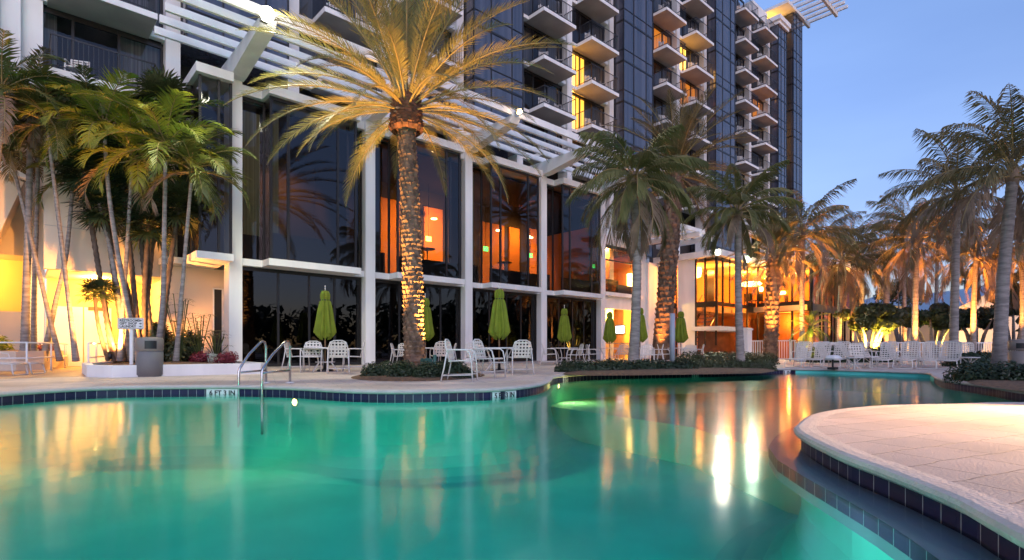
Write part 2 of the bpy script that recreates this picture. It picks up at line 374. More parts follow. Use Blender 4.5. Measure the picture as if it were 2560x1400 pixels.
# walls: tile band then plaster; floor
mb = MB(); s_ = 0; FZ = -1.42
for i in range(NP):
    j = (i+1) % NP; a = poly[i]; b = poly[j]; L_ = (Vector(b)-Vector(a)).length
    q = [(a[0],a[1],-.222),(b[0],b[1],-.222),(b[0],b[1],-.07),(a[0],a[1],-.07)]
    mb.face(q[::-1], 0 if seg[i] == 't' else 1, False, [(s_, .152),(s_+L_, .152),(s_+L_, 0),(s_, 0)][::-1] and [(s_, .152),(s_+L_, .152),(s_+L_, 0),(s_, 0)])
    s_ += L_
CV = [(0,-.222),(0,-.70),(-.05,-.92),(-.16,-1.12),(-.33,-1.28),(-.55,-1.38),(-.8,FZ)]
CR = [[(poly[i][0]+NRM[i].x*o_, poly[i][1]+NRM[i].y*o_, z_) for o_, z_ in CV] for i in range(NP)]
for i in range(NP):
    j = (i+1) % NP
    for k in range(len(CV)-1): mb.face([CR[i][k+1], CR[i][k], CR[j][k], CR[j][k+1]], 1, True)
n = len(mb.v); mb.v += [(p.x, p.y, FZ) for p in offs(-.79)]
for t in tessellate_polygon([[Vector((*p, 0)) for p in offs(-.79)]]):
    mb.f.append(tuple(n+i for i in t)); mb.m.append(1); mb.sm.append(False)
tag(mb.build('pool_basin', [MAT['tile'], MAT['plaster']]), kind='structure')
mb = MB(); mb.prism([tuple(p) for p in offs(.012)], -1.9, WZ)
tag(mb.build('pool_water', MAT['water']), kind='structure')
ia = min(range(NP), key=lambda k: (Vector(poly[k])-Vector(w(1376,960))).length); ib = min(range(NP), key=lambda k: (Vector(poly[k])-Vector(w(2030,1052))).length)
run = []; k = ib
while True:
    run.append(poly[k])
    if k == ia: break
    k = (k+1) % NP
run2 = []; k = ia
while True:
    run2.append(poly[k])
    if k == ib: break
    k = (k+1) % NP
sh = run if max(p[0] for p in run) > 18 else run2
mb = MB(); mb.prism(sh+([(9.0,5.0)] if sh is run2 else [(9.0,5.0)]), -1.74, -.72); mat('shallow_plaster', (.62,.66,.56), .8, noise=.14, nscale=.8); tag(mb.build('shallow_floor', MAT['shallow_plaster']), kind='structure')
# shallow ledge round the peninsula, just under the water, tiled on its nose
shelf = [w(*q) for q in ((2040,1052),(1998,1061),(1964,1073),(1939,1089),(1923,1114),(1945,1146),(2017,1190),(2127,1250),(2193,1287),(2269,1334),(2363,1400))]+[(2.3,.05),(1.9,-.7)]
inner = [(1.97,-1.2),(2.8,0),(3.5,.5),(4.3,1.2),(5.2,1.7),(6.6,2.0),(7.2,1.9)]
mb = MB(); sp = shelf+[]; 
out_ = [Vector(p) for p in shelf]
mb.prism([tuple(p) for p in out_]+[(2.45,-.7),(2.5,-.1),(3.2,.3),(4.0,.95),(4.7,1.4),(5.2,1.7),(6.0,1.9)], -.34, -.188, 0)
s_ = 0
for i in range(len(out_)-1):
    a, b = out_[i], out_[i+1]; L_ = (b-a).length; t_ = (b-a).normalized(); nn = Vector((t_.y, -t_.x))*.006
    if nn.dot(Vector((-1, 0.2))) < 0 and False: nn = -nn
    for sgn in (1, -1):
        a2 = a+nn*sgn; b2 = b+nn*sgn
        mb.face([(a2.x,a2.y,-.27),(b2.x,b2.y,-.27),(b2.x,b2.y,-.182),(a2.x,a2.y,-.182)], 1, False, [(s_,.03),(s_+L_,.03),(s_+L_,.115),(s_,.115)])
    a2 = a+nn; b2 = b+nn; a3 = a-nn*8; b3 = b-nn*8
    mb.face([(a2.x,a2.y,-.181),(b2.x,b2.y,-.181),(b3.x,b3.y,-.181),(a3.x,a3.y,-.181)], 0)
    s_ += L_
mat('shelf_plaster', (.36,.36,.40), .7, noise=.12, nscale=2)
tag(mb.build('pool_step', [MAT['shelf_plaster'], MAT['tile']]), kind='structure')
# entry path of warm concrete on the left
mb = MB(); mb.box(-8, 2.6, 17.2, 30, .002, .006); mat('path_tan', (.46,.30,.20), .6, noise=.2, nscale=1.5)
tag(mb.build('path', MAT['path_tan']), kind='structure')

# underwater lamps
def pool_lamp(x, y, label, e, vis=True, zz=-.29):
    p = w(x, y) if vis else (x, y)
    c = Vector((p[0], p[1], zz))
    i = min(range(NP), key=lambda k: (Vector(poly[k])-c.xy).length); nn = NRM[i]; c = Vector((*poly[i], zz))
    t = thing('pool_lamp', label, 'pool light', c)
    q = Vector((-nn.x, -nn.y, 0)); rot = q.to_track_quat('Z', 'Y').to_matrix().to_4x4()
    mb = MB(); mb.lathe([(.0,.035),(.05,.03),(.065,.015),(.065,0)], 16)
    for k, v_ in enumerate(mb.v): mb.v[k] = tuple(rot @ Vector(v_)+c)
    mb.build('lens', MAT['shade_glow'], t)
    mb = MB(); mb.lathe([(.066,0),(.066,.03),(.085,.03),(.085,0)], 16)
    for k, v_ in enumerate(mb.v): mb.v[k] = tuple(rot @ Vector(v_)+c)
    mb.build('rim', MAT['steel'], t)
    light('pool_light', 'AREA', c+q*.14, e, (1,.62,.20), t, c+q*2-Vector((0,0,.5)), size=.09)
PL = 60
pool_lamp(722, 989, 'round lamp glowing orange under the water right of the steel handrails', PL*.09)
pool_lamp(1400, 953, 'round lamp glowing under the water below the shallow end marker', PL*.3)
def pool_fill(x, y, tx, ty, e):  # added area light without a fixture, evens out the brightness of the pool
    l_ = light('pool_fill_light', 'AREA', (x, y, -.62), PL*e, (.80,1,.86), None, (tx, ty, -1.0), size=.35)
pool_fill(-9.0,3.6, 2,5, 1.6); pool_fill(-5.0,-1.15, 4,9, 1.0); pool_fill(-.6,-1.5, 6,7, 3.0)

def text_obj(txt, size, name, material, parent, M, depth=.002, align='CENTER'):
    cu = bpy.data.curves.new(name, 'FONT'); cu.body = txt; cu.size = size; cu.extrude = depth; cu.align_x = align; cu.align_y = 'CENTER'; cu.resolution_u = 3; cu.offset = size*.028
    o = bpy.data.objects.new(name, cu); COL.objects.link(o)
    dg = bpy.context.evaluated_depsgraph_get(); me = bpy.data.meshes.new_from_object(o.evaluated_get(dg)); bpy.data.objects.remove(o)
    me.name = name; me.transform(M); me.materials.clear(); me.materials.append(material)
    o = bpy.data.objects.new(name, me); COL.objects.link(o); o.parent = parent; return o
def marker(x0, x1, y, txt, label, th=.11):
    a = Vector(w(x0, y[0])); b = Vector(w(x1, y[1]))
    i = min(range(NP), key=lambda k: (Vector(poly[k])-a).length); j = min(range(NP), key=lambda k: (Vector(poly[k])-b).length)
    # project on the wall line
    def proj(p):
        best = None
        for k in range(NP):
            A = Vector(poly[k]); B = Vector(poly[(k+1) % NP]); d = B-A; t = max(0, min(1, (p-A).dot(d)/d.length_squared)); q = A+d*t
            if best is None or (q-p).length < best[0]: best = ((q-p).length, q)
        return best[1]
    a = proj(a); b = proj(b); d = (b-a); L_ = d.length; d.normalize(); nn = Vector((-d.y, d.x))
    if nn.dot(-(a+b)/2) < 0: nn = -nn
    X = Vector((d.x, d.y, 0)); N = Vector((nn.x, nn.y, 0)); Y = Vector((0,0,1))
    if X.cross(Y).dot(N) < 0: X = -X
    c = Vector(((a.x+b.x)/2, (a.y+b.y)/2, -.125))+N*.016
    t = thing('depth_marker', label, 'depth marker', c, local=True)
    Mx = Matrix((( X.x, Y.x, N.x, 0),(X.y, Y.y, N.y, 0),(X.z, Y.z, N.z, 0),(0,0,0,1)))
    mb = MB(); mb.box(-L_/2, L_/2, -.095, .052, -.02, 0)
    mb.v = [tuple(Mx @ Vector(v_)) for v_ in mb.v]; mb.build('plate', MAT['tile_white'], t)
    text_obj(txt, th, 'lettering', MAT['text_black'], t, Mx @ Matrix.Translation((0,-.022,.003)))
marker(517, 597, (985.5,985.5), '6 FT 3 IN', 'white tile marker reading 6 FT 3 IN by the steel handrails', .125)
marker(1231, 1289, (994,989), '5 FT 3 IN', 'white tile marker reading 5 FT 3 IN below the nearest white chairs', .125)
marker(1404, 1419, (952,951), '3 FT', 'small white tile marker at the inner curve of the shallow end', .12)
marker(1728, 1749, (940,940), '2 FT', 'white tile marker reading 2 FT below the long low hedge', .14)
marker(1958, 1978, (932.5,932.5), '1 IN', 'white tile marker at the end of the blue tiles by the beach entry', .14)

# ---------------------------------------------------------------- hotel tower
V = 22.7
tower = thing('hotel_tower', 'tall white hotel tower with stacked balconies, dark glass bays and white piers', 'building', (30, 23, 0))
mb = MB(); mb.box(-14, 4.45, 24.3, 38, 9.1, 33.6); mb.box(4.45, 33.5, 24.3, 38, 10.3, 33.6); mb.box(33.5, 62.6, 24.3, 38, 3.2, 33.6); mb.box(60.2, 62.6, 22.1, 38, 0, 35.6); mb.box(32.3, 62.6, 24.3, 38, 0, 3.2); mb.build('core_wall', MAT['dark_room'], tower)
pitch = 4.31
piers = [21.28+pitch*k for k in range(-5, 9)]
for k, u0 in enumerate(piers):
    if u0 > 57: continue
    mb = MB(); zb = 10.3 if 4 < u0 < 27 else (9.2 if u0 < 4.5 else 0)
    mb.box(u0, u0+.46, V, 23.5, zb, 33.4 if u0 < 60 else 35.5); mb.build('pier', MAT['stucco'], tower)
mb = MB(); mb.box(-14, .72, 22.9, 24.2, 9.1, 30); mb.box(-14, -.35, 22.45, 22.9, 9.0, 30); mb.build('end_wall', MAT['stucco'], tower)
v_ = MB(); v_.box(-1.9, -.85, 22.40, 22.449, 10.1, 10.95, 0)
for k in range(9): v_.box(-1.85, -.9, 22.37, 22.399, 10.15+k*.09, 10.19+k*.09, 1)
v_.build('louvre_vent', [MAT['black'], MAT['white_paint']], tower)
# prototypes shared by mesh data
def bal_mesh():
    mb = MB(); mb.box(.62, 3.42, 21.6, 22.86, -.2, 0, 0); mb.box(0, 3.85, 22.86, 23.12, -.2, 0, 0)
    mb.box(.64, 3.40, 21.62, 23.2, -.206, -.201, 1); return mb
def rail_mesh():
    mb = MB()
    for (x0, x1, y0, y1) in ((.66,3.38,21.64,21.67),(.66,.69,21.67,22.95),(3.35,3.38,21.67,22.95)):
        mb.box(x0, x1, y0, y1, 1.02, 1.06); mb.box(x0, x1, y0, y1, .08, .11)
    for i in range(22):
        x = .68+i*.128; mb.box(x, x+.018, 21.648, 21.664, .002, 1.02)
    for i in range(10):
        y = 21.75+i*.125
        for x in (.668, 3.356): mb.box(x, x+.016, y, y+.016, .002, 1.02)
    return mb
def win_mesh(kind):
    # kind: dark, green curtain, lit variants; materials: 0 frame 1 glass 2 curtain 3 lit 4 dark
    mb = MB(); H = 2.5
    for x in (0, 1.25, 2.5, 3.77): mb.box(x, x+.08, 23.14, 23.24, 0.002, H)
    mb.box(.08, 3.77, 23.15, 23.23, H-.16, H-.001); mb.box(.08, 3.77, 23.15, 23.23, .003, .08)
    mb.face([(.08,23.19,.08),(3.77,23.19,.08),(3.77,23.19,H-.16),(.08,23.19,H-.16)], 1)
    if kind == 'dark': spans = [(.08,.9,2),(2.6,3.77,2)]
    elif kind == 'half': spans = [(.08,1.6,2),(2.1,3.77,2)]
    elif kind == 'closed': spans = [(.08,3.77,2)]
    elif kind == 'lit': spans = [(.10,1.2,3),(1.3,2.1,5),(2.1,3.77,2)]
    elif kind == 'lit2': spans = [(.10,2.3,3),(2.4,3.77,2)]
    elif kind == 'strip': spans = [(.9,1.3,5),(2.1,3.77,2)]
    elif kind == 'dim': spans = [(.08,3.77,6)]
    for a, b, m_ in spans: mb.face([(a,23.5,.0),(b,23.5,.0),(b,23.5,H),(a,23.5,H)], m_)
    mb.box(.0, .0001, 23.3, 24.28, 0, H, 4)
    return mb
WMAT = [MAT['bronze'], MAT['room_glass'], MAT['curtain'], MAT['lit_bright'], MAT['dark_room'], MAT['lit_curtain'], MAT['lit_dim']]
meshes = {}
def part(name, key, maker, mats, parent, loc):
    if key not in meshes:
        o = maker().build(name, mats, None, off=(0,0,0)); meshes[key] = o.data
    else:
        o = bpy.data.objects.new(name, meshes[key]); COL.objects.link(o)
    o.parent = parent
    q = parent; off = Vector((0,0,0))
    while q is not None: off += q.location; q = q.parent
    o.location = Vector(loc)-off; return o
mat('curtain_w', (.40,.40,.40), .9, col2=(.2,.2,.2), nscale=1, stretch=(14,14,.02))
# little balcony chair and table
def balc_chair(proto={}):
    t = thing('balcony_chair', '', 'chair', (0,0,0), group='white chairs on the hotel balconies', local=True)
    mb = MB()
    for x in (-.24, .24):
        mb.box(x-.02, x+.02, -.24, -.20, 0, .62); mb.box(x-.02, x+.02, .20, .24, 0, .82); mb.box(x-.02, x+.02, -.20, .20, .60, .63)
    mb.box(-.22, .22, .205, .235, .78, .82); mb.build('frame', MAT['white_plastic'], t)
    mb = MB(); mb.box(-.22, .22, -.22, .2, .40, .44); mb.build('seat', MAT['white_plastic'], t)
    mb = MB()
    for k in range(4): mb.box(-.219, .219, .21, .23, .48+k*.075, .53+k*.075)
    mb.build('backrest', MAT['strap'], t)
    freeze(t); return t
BC = balc_chair(); first_bc = True
litmap = {(1,14.75):'lit',(1,17.5):'lit',(1,12.0):'dark',(3,20.25):'strip',(4,23.0):'lit2',(4,20.25):'dim',(6,31.25):'strip',(7,25.75):'strip',(7,23.0):'dim',(6,28.5):'half',(2,17.5):'dark',(-2,20.25):'strip',(3,23.0):'dim',(4,25.75):'half',(7,28.5):'half',(-1,17.5):'half'}
cols = [(-5,'b'),(-4,'g'),(-3,'b'),(-2,'b'),(-1,'g'),(0,'b'),(1,'b'),(2,'g'),(3,'b'),(4,'b'),(5,'g'),(6,'b'),(7,'b'),(8,'e')]
random.seed(3)
colname = {0:'first column right of big palm',1:'second column right of big palm',3:'third column right of palm',4:'fourth column right of palm',6:'fifth column right of palm',7:'last column near tower end',-2:'column behind big palm crown',-3:'column left of palm crown',-5:'far left column'}
def proj(u, v, z):
    cx = CT*u-ST*v; cy = ST*u+CT*v; return CX+FPX*cx/cy, HY-FPX*(z-HC)/cy
def zlab(z):
    return {9.25:'lowest level',12.0:'second level',14.75:'third level',17.5:'fourth level',20.25:'fifth level',23.0:'sixth level',25.75:'seventh level',28.5:'eighth level',31.25:'ninth level'}[z]
for k, kind in cols:
    u0 = 21.28+pitch*k+.46
    for fl in range(9):
        z = 9.25+2.75*fl
        if z > 32.5: continue
        if kind == 'b':
            px, py = proj(u0+1, 21.6, z)
            if py < -60 or py > 900: continue
            if z < 10 and u0 > 3: continue
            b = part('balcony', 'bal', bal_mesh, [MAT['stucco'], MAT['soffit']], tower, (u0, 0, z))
            part('railing', 'rail', rail_mesh, MAT['rail_black'], b, (u0, 0, z))
            key = litmap.get((k, z)) or random.choice(['dark','dark','half','closed','half'])
            wn_ = part('window', 'win_'+key, lambda: win_mesh(key), WMAT, tower, (u0, 0, z))
            if py > -30 and k in colname and px > -10:
                for j in range(2):
                    loc = (u0+(1.35 if j == 0 else 2.75), 22.35, z+.001); rz = (-.5 if j == 0 else .6)+random.uniform(-.4,.4)
                    lab = 'white balcony chair by %s railing, %s, %s' % ('left' if j == 0 else 'right', zlab(z), colname[k])
                    if first_bc: BC.location = loc; BC.rotation_euler = (0,0,rz); BC['label'] = lab; first_bc = False
                    else: copy_tree(BC, loc, rz, lab)
def bay(u0, u1, z0, z1, v0=21.9, v1=24.2, name='glass_bay'):
    mb = MB()
    mb.box(u0+.03, u1-.03, v0+.03, v1, z0, z1, 0)
    z = z0
    fl = [9.25+2.75*i for i in range(-2, 11)]
    for z in fl:
        for zz, h in ((z-.1,.12),(z+.72,.05)):
            if z0 < zz < z1:
                mb.box(u0, u1, v0, v0+.04, zz, zz+h, 1); mb.box(u0, u0+.04, v0+.04, v1, zz, zz+h, 1)
    for x in (u0, u0+(u1-u0)*.33, u0+(u1-u0)*.75, u1-.06): mb.box(x, x+.06, v0-.004, v0+.05, z0, z1, 1)
    for y in (v0+.7, v0+1.4): mb.box(u0-.004, u0+.05, y, y+.06, z0, z1, 1)
    return mb.build(name, [MAT['bay_glass'], MAT['bronze']], tower)
for k in (-4, -1, 2, 5):
    u0 = 21.28+pitch*k+.46
    bay(u0+.05 if k > -4 else u0, u0+3.6, 11.7 if k < 2 else 7.2, 33.4)
bay(56.3, 58.4, 5, 33.1); bay(60.2, 62.65, 5, 35.9, v1=24.25)
# lit top corner, parapet and roof trellis
mb = MB(); mb.box(56.0, 58.7, 21.6, 24.2, 33.45, 33.9); mb.box(56.2, 58.6, 21.75, 24.2, 33.1, 33.45); mb.box(58.4, 60.2, 24.0, 24.2, 33.0, 33.9); mb.box(53,56.3,23.0,24.2,33.5,34.6); mb.build('parapet', MAT['stucco'], tower)
mb = MB(); mb.box(58.5, 60.15, 24.1, 24.25, 33.1, 35.8, 0)
for z in (20.3, 23.05): mb.box(58.6, 60.1, 24.1, 24.2, z, z+1.5, 0)
mb.build('lit_window', MAT['lit_bright'], tower)
mb = MB()
for z in [9.25+2.75*i for i in range(9)]: mb.box(58.41, 60.19, 23.9, 24.28, z-.9, z, 0)
mb.build('spandrel', MAT['black'], tower)
mb = MB(); mb.box(58.2, 62.9, 21.7, 24.3, 36.0, 36.3); mb.box(58.3,62.6,24.3,30,34,36.3)
mb.build('roof_slab', MAT['stucco'], tower)
mb = MB()
for v_0 in (19.6, 22.4): mb.box(60.0, 66.5, v_0, v_0+.25, 37.0, 37.45)
for i in range(6): mb.box(61.2+i*1.0, 61.4+i*1.0, 18.6, 24.6, 37.45, 37.75)
mb.box(60.2,60.7,22.4,23.0,36.3,37.45)
mb.build('roof_trellis', MAT['stucco'], tower)

# ---------------------------------------------------------------- glass pavilion in front of the tower
pav = thing('glass_pavilion', 'two storey white framed pavilion with tall dark projecting glass bays behind the pool', 'building', (16, 21, 0))
PR = [6.11+5.2875*i for i in range(6)]
for i in range(5):
    mb = MB(); mb.box(PR[i]-.45, PR[i], 21.0, 21.62, 0, 10.62); mb.build('pillar', MAT['stucco'], pav, bevel=.012)
def zigzag(inset, vf, vr, a, b, c, d, vback):
    return [(a, vback),(a, vr),(b+inset, vr),(b+inset, vf),(c-inset, vf),(c-inset, vr),(d, vr),(d, vback)]
for i in range(4):
    a = PR[i]; d = PR[i+1]-.45; b = a+.72; c = d-.5
    mb = MB(); mb.prism(zigzag(0, 20.4, 21.12, a, b, c, d, 21.9), 3.72, 3.97); mb.box(a, d, 21.9, 27, 3.74, 3.95)
    mb.build('ledge', MAT['stucco'], pav, bevel=.01)
    mb = MB(); mb.prism(zigzag(0, 20.4, 21.12, a, b, c, d, 21.9), 9.95, 10.27); mb.box(a, d, 21.9, 23.1, 9.97, 10.25)
    mb.build('roof_fascia', MAT['stucco'], pav, bevel=.01)
    # upper window: frames then panes
    z0, z1 = 3.97, 9.95; mb = MB(); vf = 20.62; vr = 21.36
    for x, wd in ((b+.1,.09),(b+.72,.10),(c-.95,.09),(c-.19,.09)): mb.box(x, x+wd, vf-.03, vf+.05, z0, z1)
    for x in (a, d-.07): mb.box(x, x+.07, vr-.03, vr+.05, z0, z1)
    for x in (b+.1, c-.19): mb.box(x+.001, x+.085, vr-.03, vr+.05, z0, z1)
    mb.box(b+.2, c-.2, vf-.02, vf+.04, z1-.12, z1-.001); mb.box(b+.2, c-.2, vf-.02, vf+.04, z0+.001, z0+.06)
    mb.box(a+.08, b+.09, vr-.02, vr+.04, z1-.12, z1-.001)
    fr = mb.build('window', MAT['bronze'], pav)
    mb = MB()
    mb.face([(b+.14,vf,z0),(c-.14,vf,z0),(c-.14,vf,z1),(b+.14,vf,z1)])
    mb.face([(a,vr,z0),(b+.14,vr,z0),(b+.14,vr,z1),(a,vr,z1)]); mb.face([(c-.14,vr,z0),(d,vr,z0),(d,vr,z1),(c-.14,vr,z1)])
    mb.face([(b+.14,vr,z0),(b+.14,vf,z0),(b+.14,vf,z1),(b+.14,vr,z1)]); mb.face([(c-.14,vf,z0),(c-.14,vr,z0),(c-.14,vr,z1),(c-.14,vf,z1)])
    mb.build('pane', MAT['dark_glass'], fr)
    # white curtain rail box behind glass, low spandrel
    mb = MB(); mb.box(b+.16, c-.16, vf+.1, vf+.14, z0, z0+1.0 if i in (0,) else z0+.75); mb.box(a, b, vr+.1, vr+.13, z0, z0+.95); mb.build('sill_panel', MAT['black'], pav)
    # lower glazing
    z0, z1 = .02, 3.72; mb = MB(); vl = 21.4
    for x in (a+.001, a+1.35, a+2.55, a+3.6, d-.08): mb.box(x, x+.08, vl-.03, vl+.05, z0, z1)
    mb.box(a+.09, d-.09, vl-.02, vl+.04, z1-.14, z1-.001); mb.box(a+.09, d-.09, vl-.02, vl+.04, z0, z0+.1)
    fr = mb.build('window', MAT['bronze'], pav)
    mb = MB(); mb.face([(a,vl,z0),(d,vl,z0),(d,vl,z1),(a,vl,z1)]); mb.build('pane', MAT['lower_glass'], fr)
    if i == 0:
        mb = MB()
        mb.face([(a+.02,21.75,4.95),(b+.12,21.75,4.95),(b+.12,21.75,9.6),(a+.02,21.75,9.6)]); mb.face([(b+.3,21.2,4.95),(b+.62,21.2,4.95),(b+.62,21.2,9.6),(b+.3,21.2,9.6)])
        mb.build('curtain', MAT['curtain_floodlit'], pav)
    else:
        mb = MB(); mb.face([(a+.02,21.75,4.75),(b-.05,21.75,4.75),(b-.05,21.75,9.7),(a+.02,21.75,9.7)]); mb.build('curtain', MAT['curtain_floodlit'] if i == 2 else MAT['curtain_dark'], pav)
# end bay left of the first pillar
a, d = 4.5, PR[0]-.45
for z0, z1, nm in ((3.72,3.97,'ledge'),(9.95,10.27,'roof_fascia')):
    mb = MB(); mb.prism([(a,20.4),(d,20.4),(d,23.1),(a-.02,23.1),(a-.02,23.8),(a-.02,24.3),(a-.3,24.3),(a-.3,20.9)][:3]+[(a,23.1)], z0, z1)
    mb.box(3.9, a, 22.3, 24.3, z0+.01, z1-.01) if nm == 'ledge' else None
    mb.build(nm, MAT['stucco'], pav, bevel=.01)
mb = MB(); z0, z1 = 3.97, 9.95
for x, y in ((4.62,20.6),(5.2,20.6),(d-.08,20.6),(4.62,21.7),(4.62,22.8)): mb.box(x, x+.08, y, y+.08, z0, z1)
fr = mb.build('window', MAT['bronze'], pav)
mb = MB(); mb.face([(4.66,20.64,z0),(d,20.64,z0),(d,20.64,z1),(4.66,20.64,z1)]); mb.face([(4.66,23.1,z0),(4.66,20.64,z0),(4.66,20.64,z1),(4.66,23.1,z1)]); mb.build('pane', MAT['dark_glass'], fr)
# ground floor wall with door, left of pillar
mb = MB(); mb.box(3.95, 5.62, 22.95, 23.15, 0, 3.72); mb.box(5.62, 6.2, 22.95, 23.15, 3.0, 3.72); mb.box(6.0,6.2,21.6,22.95,0,3.72)
mb.build('wall', MAT['stucco_warm'], pav)
mb = MB(); mb.box(5.62, 5.66, 22.9, 22.99, 0, 3.0); mb.box(5.94, 5.99, 22.9, 22.99, 0, 3.0); mb.box(5.62,5.99,22.9,22.99,2.96,3.0)
dr = mb.build('door', MAT['white_paint'], pav); mb = MB(); mb.box(5.665, 5.935, 22.99, 23.0, 0.01, 2.95); mb.build('pane', MAT['black'], dr)
# interior shell
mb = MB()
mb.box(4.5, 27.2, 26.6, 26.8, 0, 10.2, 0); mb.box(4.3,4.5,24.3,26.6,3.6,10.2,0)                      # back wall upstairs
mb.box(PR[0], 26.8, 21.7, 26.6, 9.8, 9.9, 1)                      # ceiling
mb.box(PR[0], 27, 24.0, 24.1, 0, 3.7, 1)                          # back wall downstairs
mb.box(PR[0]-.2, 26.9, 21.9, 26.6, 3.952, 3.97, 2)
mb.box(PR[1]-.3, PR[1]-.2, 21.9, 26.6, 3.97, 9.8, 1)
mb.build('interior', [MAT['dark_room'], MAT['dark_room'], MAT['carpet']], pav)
def room_panel(x0, x1, z0, z1, m, v=26.45):
    mb = MB(); mb.box(x0, x1, v, 26.59, z0, z1); return mb.build('interior_wall', m, pav)
# lit niches seen through bays two, three and four
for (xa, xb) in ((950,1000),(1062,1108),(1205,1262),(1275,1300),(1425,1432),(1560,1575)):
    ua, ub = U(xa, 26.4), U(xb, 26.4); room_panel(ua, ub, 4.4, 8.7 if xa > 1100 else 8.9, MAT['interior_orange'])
for (x, y) in ((1085,548),(1247,577)):
    d_ = D(x, 30.0); zz = HC+(HY-y)/FPX*30.0
    mb = MB(); mb.lathe([(0,0),(.16,0),(.16,.04),(0,.04)], 12, (d_.x, min(d_.y, 26.0), zz)); t = thing('downlight', 'glowing round ceiling downlight in the %s glass bay' % ('second' if x < 1100 else 'third'), 'ceiling light', (d_.x, min(d_.y,26), zz))
    mb.build('lens', MAT['downlight'], t); light('room_light', 'SPOT', (d_.x, min(d_.y, 26.0)-.8, zz-.3), 330, (1,.38,.06), t, (d_.x, 27, zz-1.5), size=.05, spot=150)
light('room_light', 'SPOT', (9.4, 25.2, 8.6), 70, (1,.40,.14), pav, (9.4,27,7), size=.05, spot=150)
light('room_light', 'SPOT', (24.5, 25.0, 8.2), 150, (1,.40,.07), pav, (24.5,27,7), size=.05, spot=150)
for (x, y, lab) in ((1072,597,'small glowing green exit sign inside the second glass bay'),(1215,622,'small glowing green exit sign inside the third glass bay')):
    v0 = 25.2; u0 = U(x, v0); z0 = Z(x, y, v0)
    t = thing('exit_sign', lab, 'exit sign', (u0, v0, z0)); mb = MB(); mb.box(u0-.17, u0+.17, v0, v0+.04, z0-.13, z0+.13); mb.build('panel', MAT['exit_green'], t)
    mb = MB(); mb.box(u0-.01, u0+.01, v0+.01, v0+.03, z0+.13, 9.8); mb.build('hanger', MAT['black'], t)
    text_obj('EXIT', .17, 'lettering', MAT['white_paint'], t, Matrix.Translation((0, -.003, 0)) @ Matrix.Rotation(R(90), 4, 'X'))
for (x, y, lab) in ((1068,622,'dark round high table silhouetted in the second glass bay'),(1262,656,'dark round high table silhouetted in the third glass bay')):
    v0 = 23.6; u0 = U(x, v0); z0 = Z(x, y, v0)
    t = thing('bar_table', lab, 'table', (u0, v0, 3.97)); mb = MB(); mb.lathe([(0,z0-.03),(.42,z0-.03),(.42,z0),(0,z0)], 20, (u0,v0,0)); mb.build('table_top', MAT['black'], t)
    mb = MB(); mb.tube([(u0,v0,3.97),(u0,v0,z0-.02)], .03); mb.lathe([(.3,3.97),(.28,4.0),(.03,4.02)], 16, (u0,v0,0)); mb.build('leg', MAT['black'], t)

# ---------------------------------------------------------------- pergola over the pavilion
per = thing('pergola', 'long white slatted pergola jutting out above the pavilion roof', 'pergola', (16, 19, 10.6))
for i in range(5):
    u0, u1 = PR[i]-.47, PR[i]+.02; mb = MB()
    pf = [(22.25,10.95),(22.05,10.62),(21.62,10.622),(20.95,10.30),(20.6,10.30),(17.75,10.72),(17.6,10.98),(17.6,10.999),(21.9,10.999)]
    n = len(pf); mb.face([(u0,a,b) for a, b in pf]); mb.face([(u1,a,b) for a, b in reversed(pf)])
    for k in range(n):
        (a, b), (c, d) = pf[k], pf[(k+1) % n]; mb.face([(u0,c,d),(u0,a,b),(u1,a,b),(u1,c,d)])
    mb.build('beam', MAT['stucco'], per, bevel=.01)
for k, v0 in enumerate((17.62, 18.45, 19.3, 20.12, 20.95)):
    mb = MB(); mb.box(3.42, 28.6, v0, v0+.12, 11.0, 11.25 if k else 11.32); mb.build('slat', MAT['stucco'], per, bevel=.012)

# ---------------------------------------------------------------- left entrance wing
ent = thing('entrance_wing', 'low wing at far left with a glowing yellow covered walkway behind palms', 'building', (0, 24, 0))
mb = MB(); mb.box(.75, 4.5, 23.2, 23.5, 3.3, 9.1, 0); mb.box(4.2, 4.5, 23.5, 28, 0, 9.0, 0)
mb.box(-14, .40, 28, 28.2, 4.25, 9.3, 0); mb.box(-14, .40, 28, 28.2, 0, 2.1, 0); mb.box(-14, -4.2, 28, 28.2, 2.1, 4.25, 0)
mb.build('wall', MAT['stucco_warm'], ent)
mb = MB(); mb.box(.37, .90, 26.9, 27.6, 0, 9.05); mb.build('pillar', MAT['stucco'], ent)
mat('yellow_wall', (.78,.55,.22), .8, noise=.06, nscale=.8)
mb = MB(); mb.box(.95, 4.2, 26.8, 27.0, 0, 3.6); mb.box(-14, .9, 31, 31.2, 0, 4.6); mb.build('rear_wall', MAT['yellow_wall'], ent)
mb = MB(); mb.box(.9, 4.2, 23.5, 26.8, 3.32, 3.5); mb.box(-14, .9, 28.2, 31, 4.4, 4.6); mb.build('ceiling', MAT['stucco_warm'], ent)
mb = MB(); mb.box(-10, 4.6, 22.95, 24.25, 9.02, 9.24); mb.build('terrace_slab', MAT['stucco'], ent)
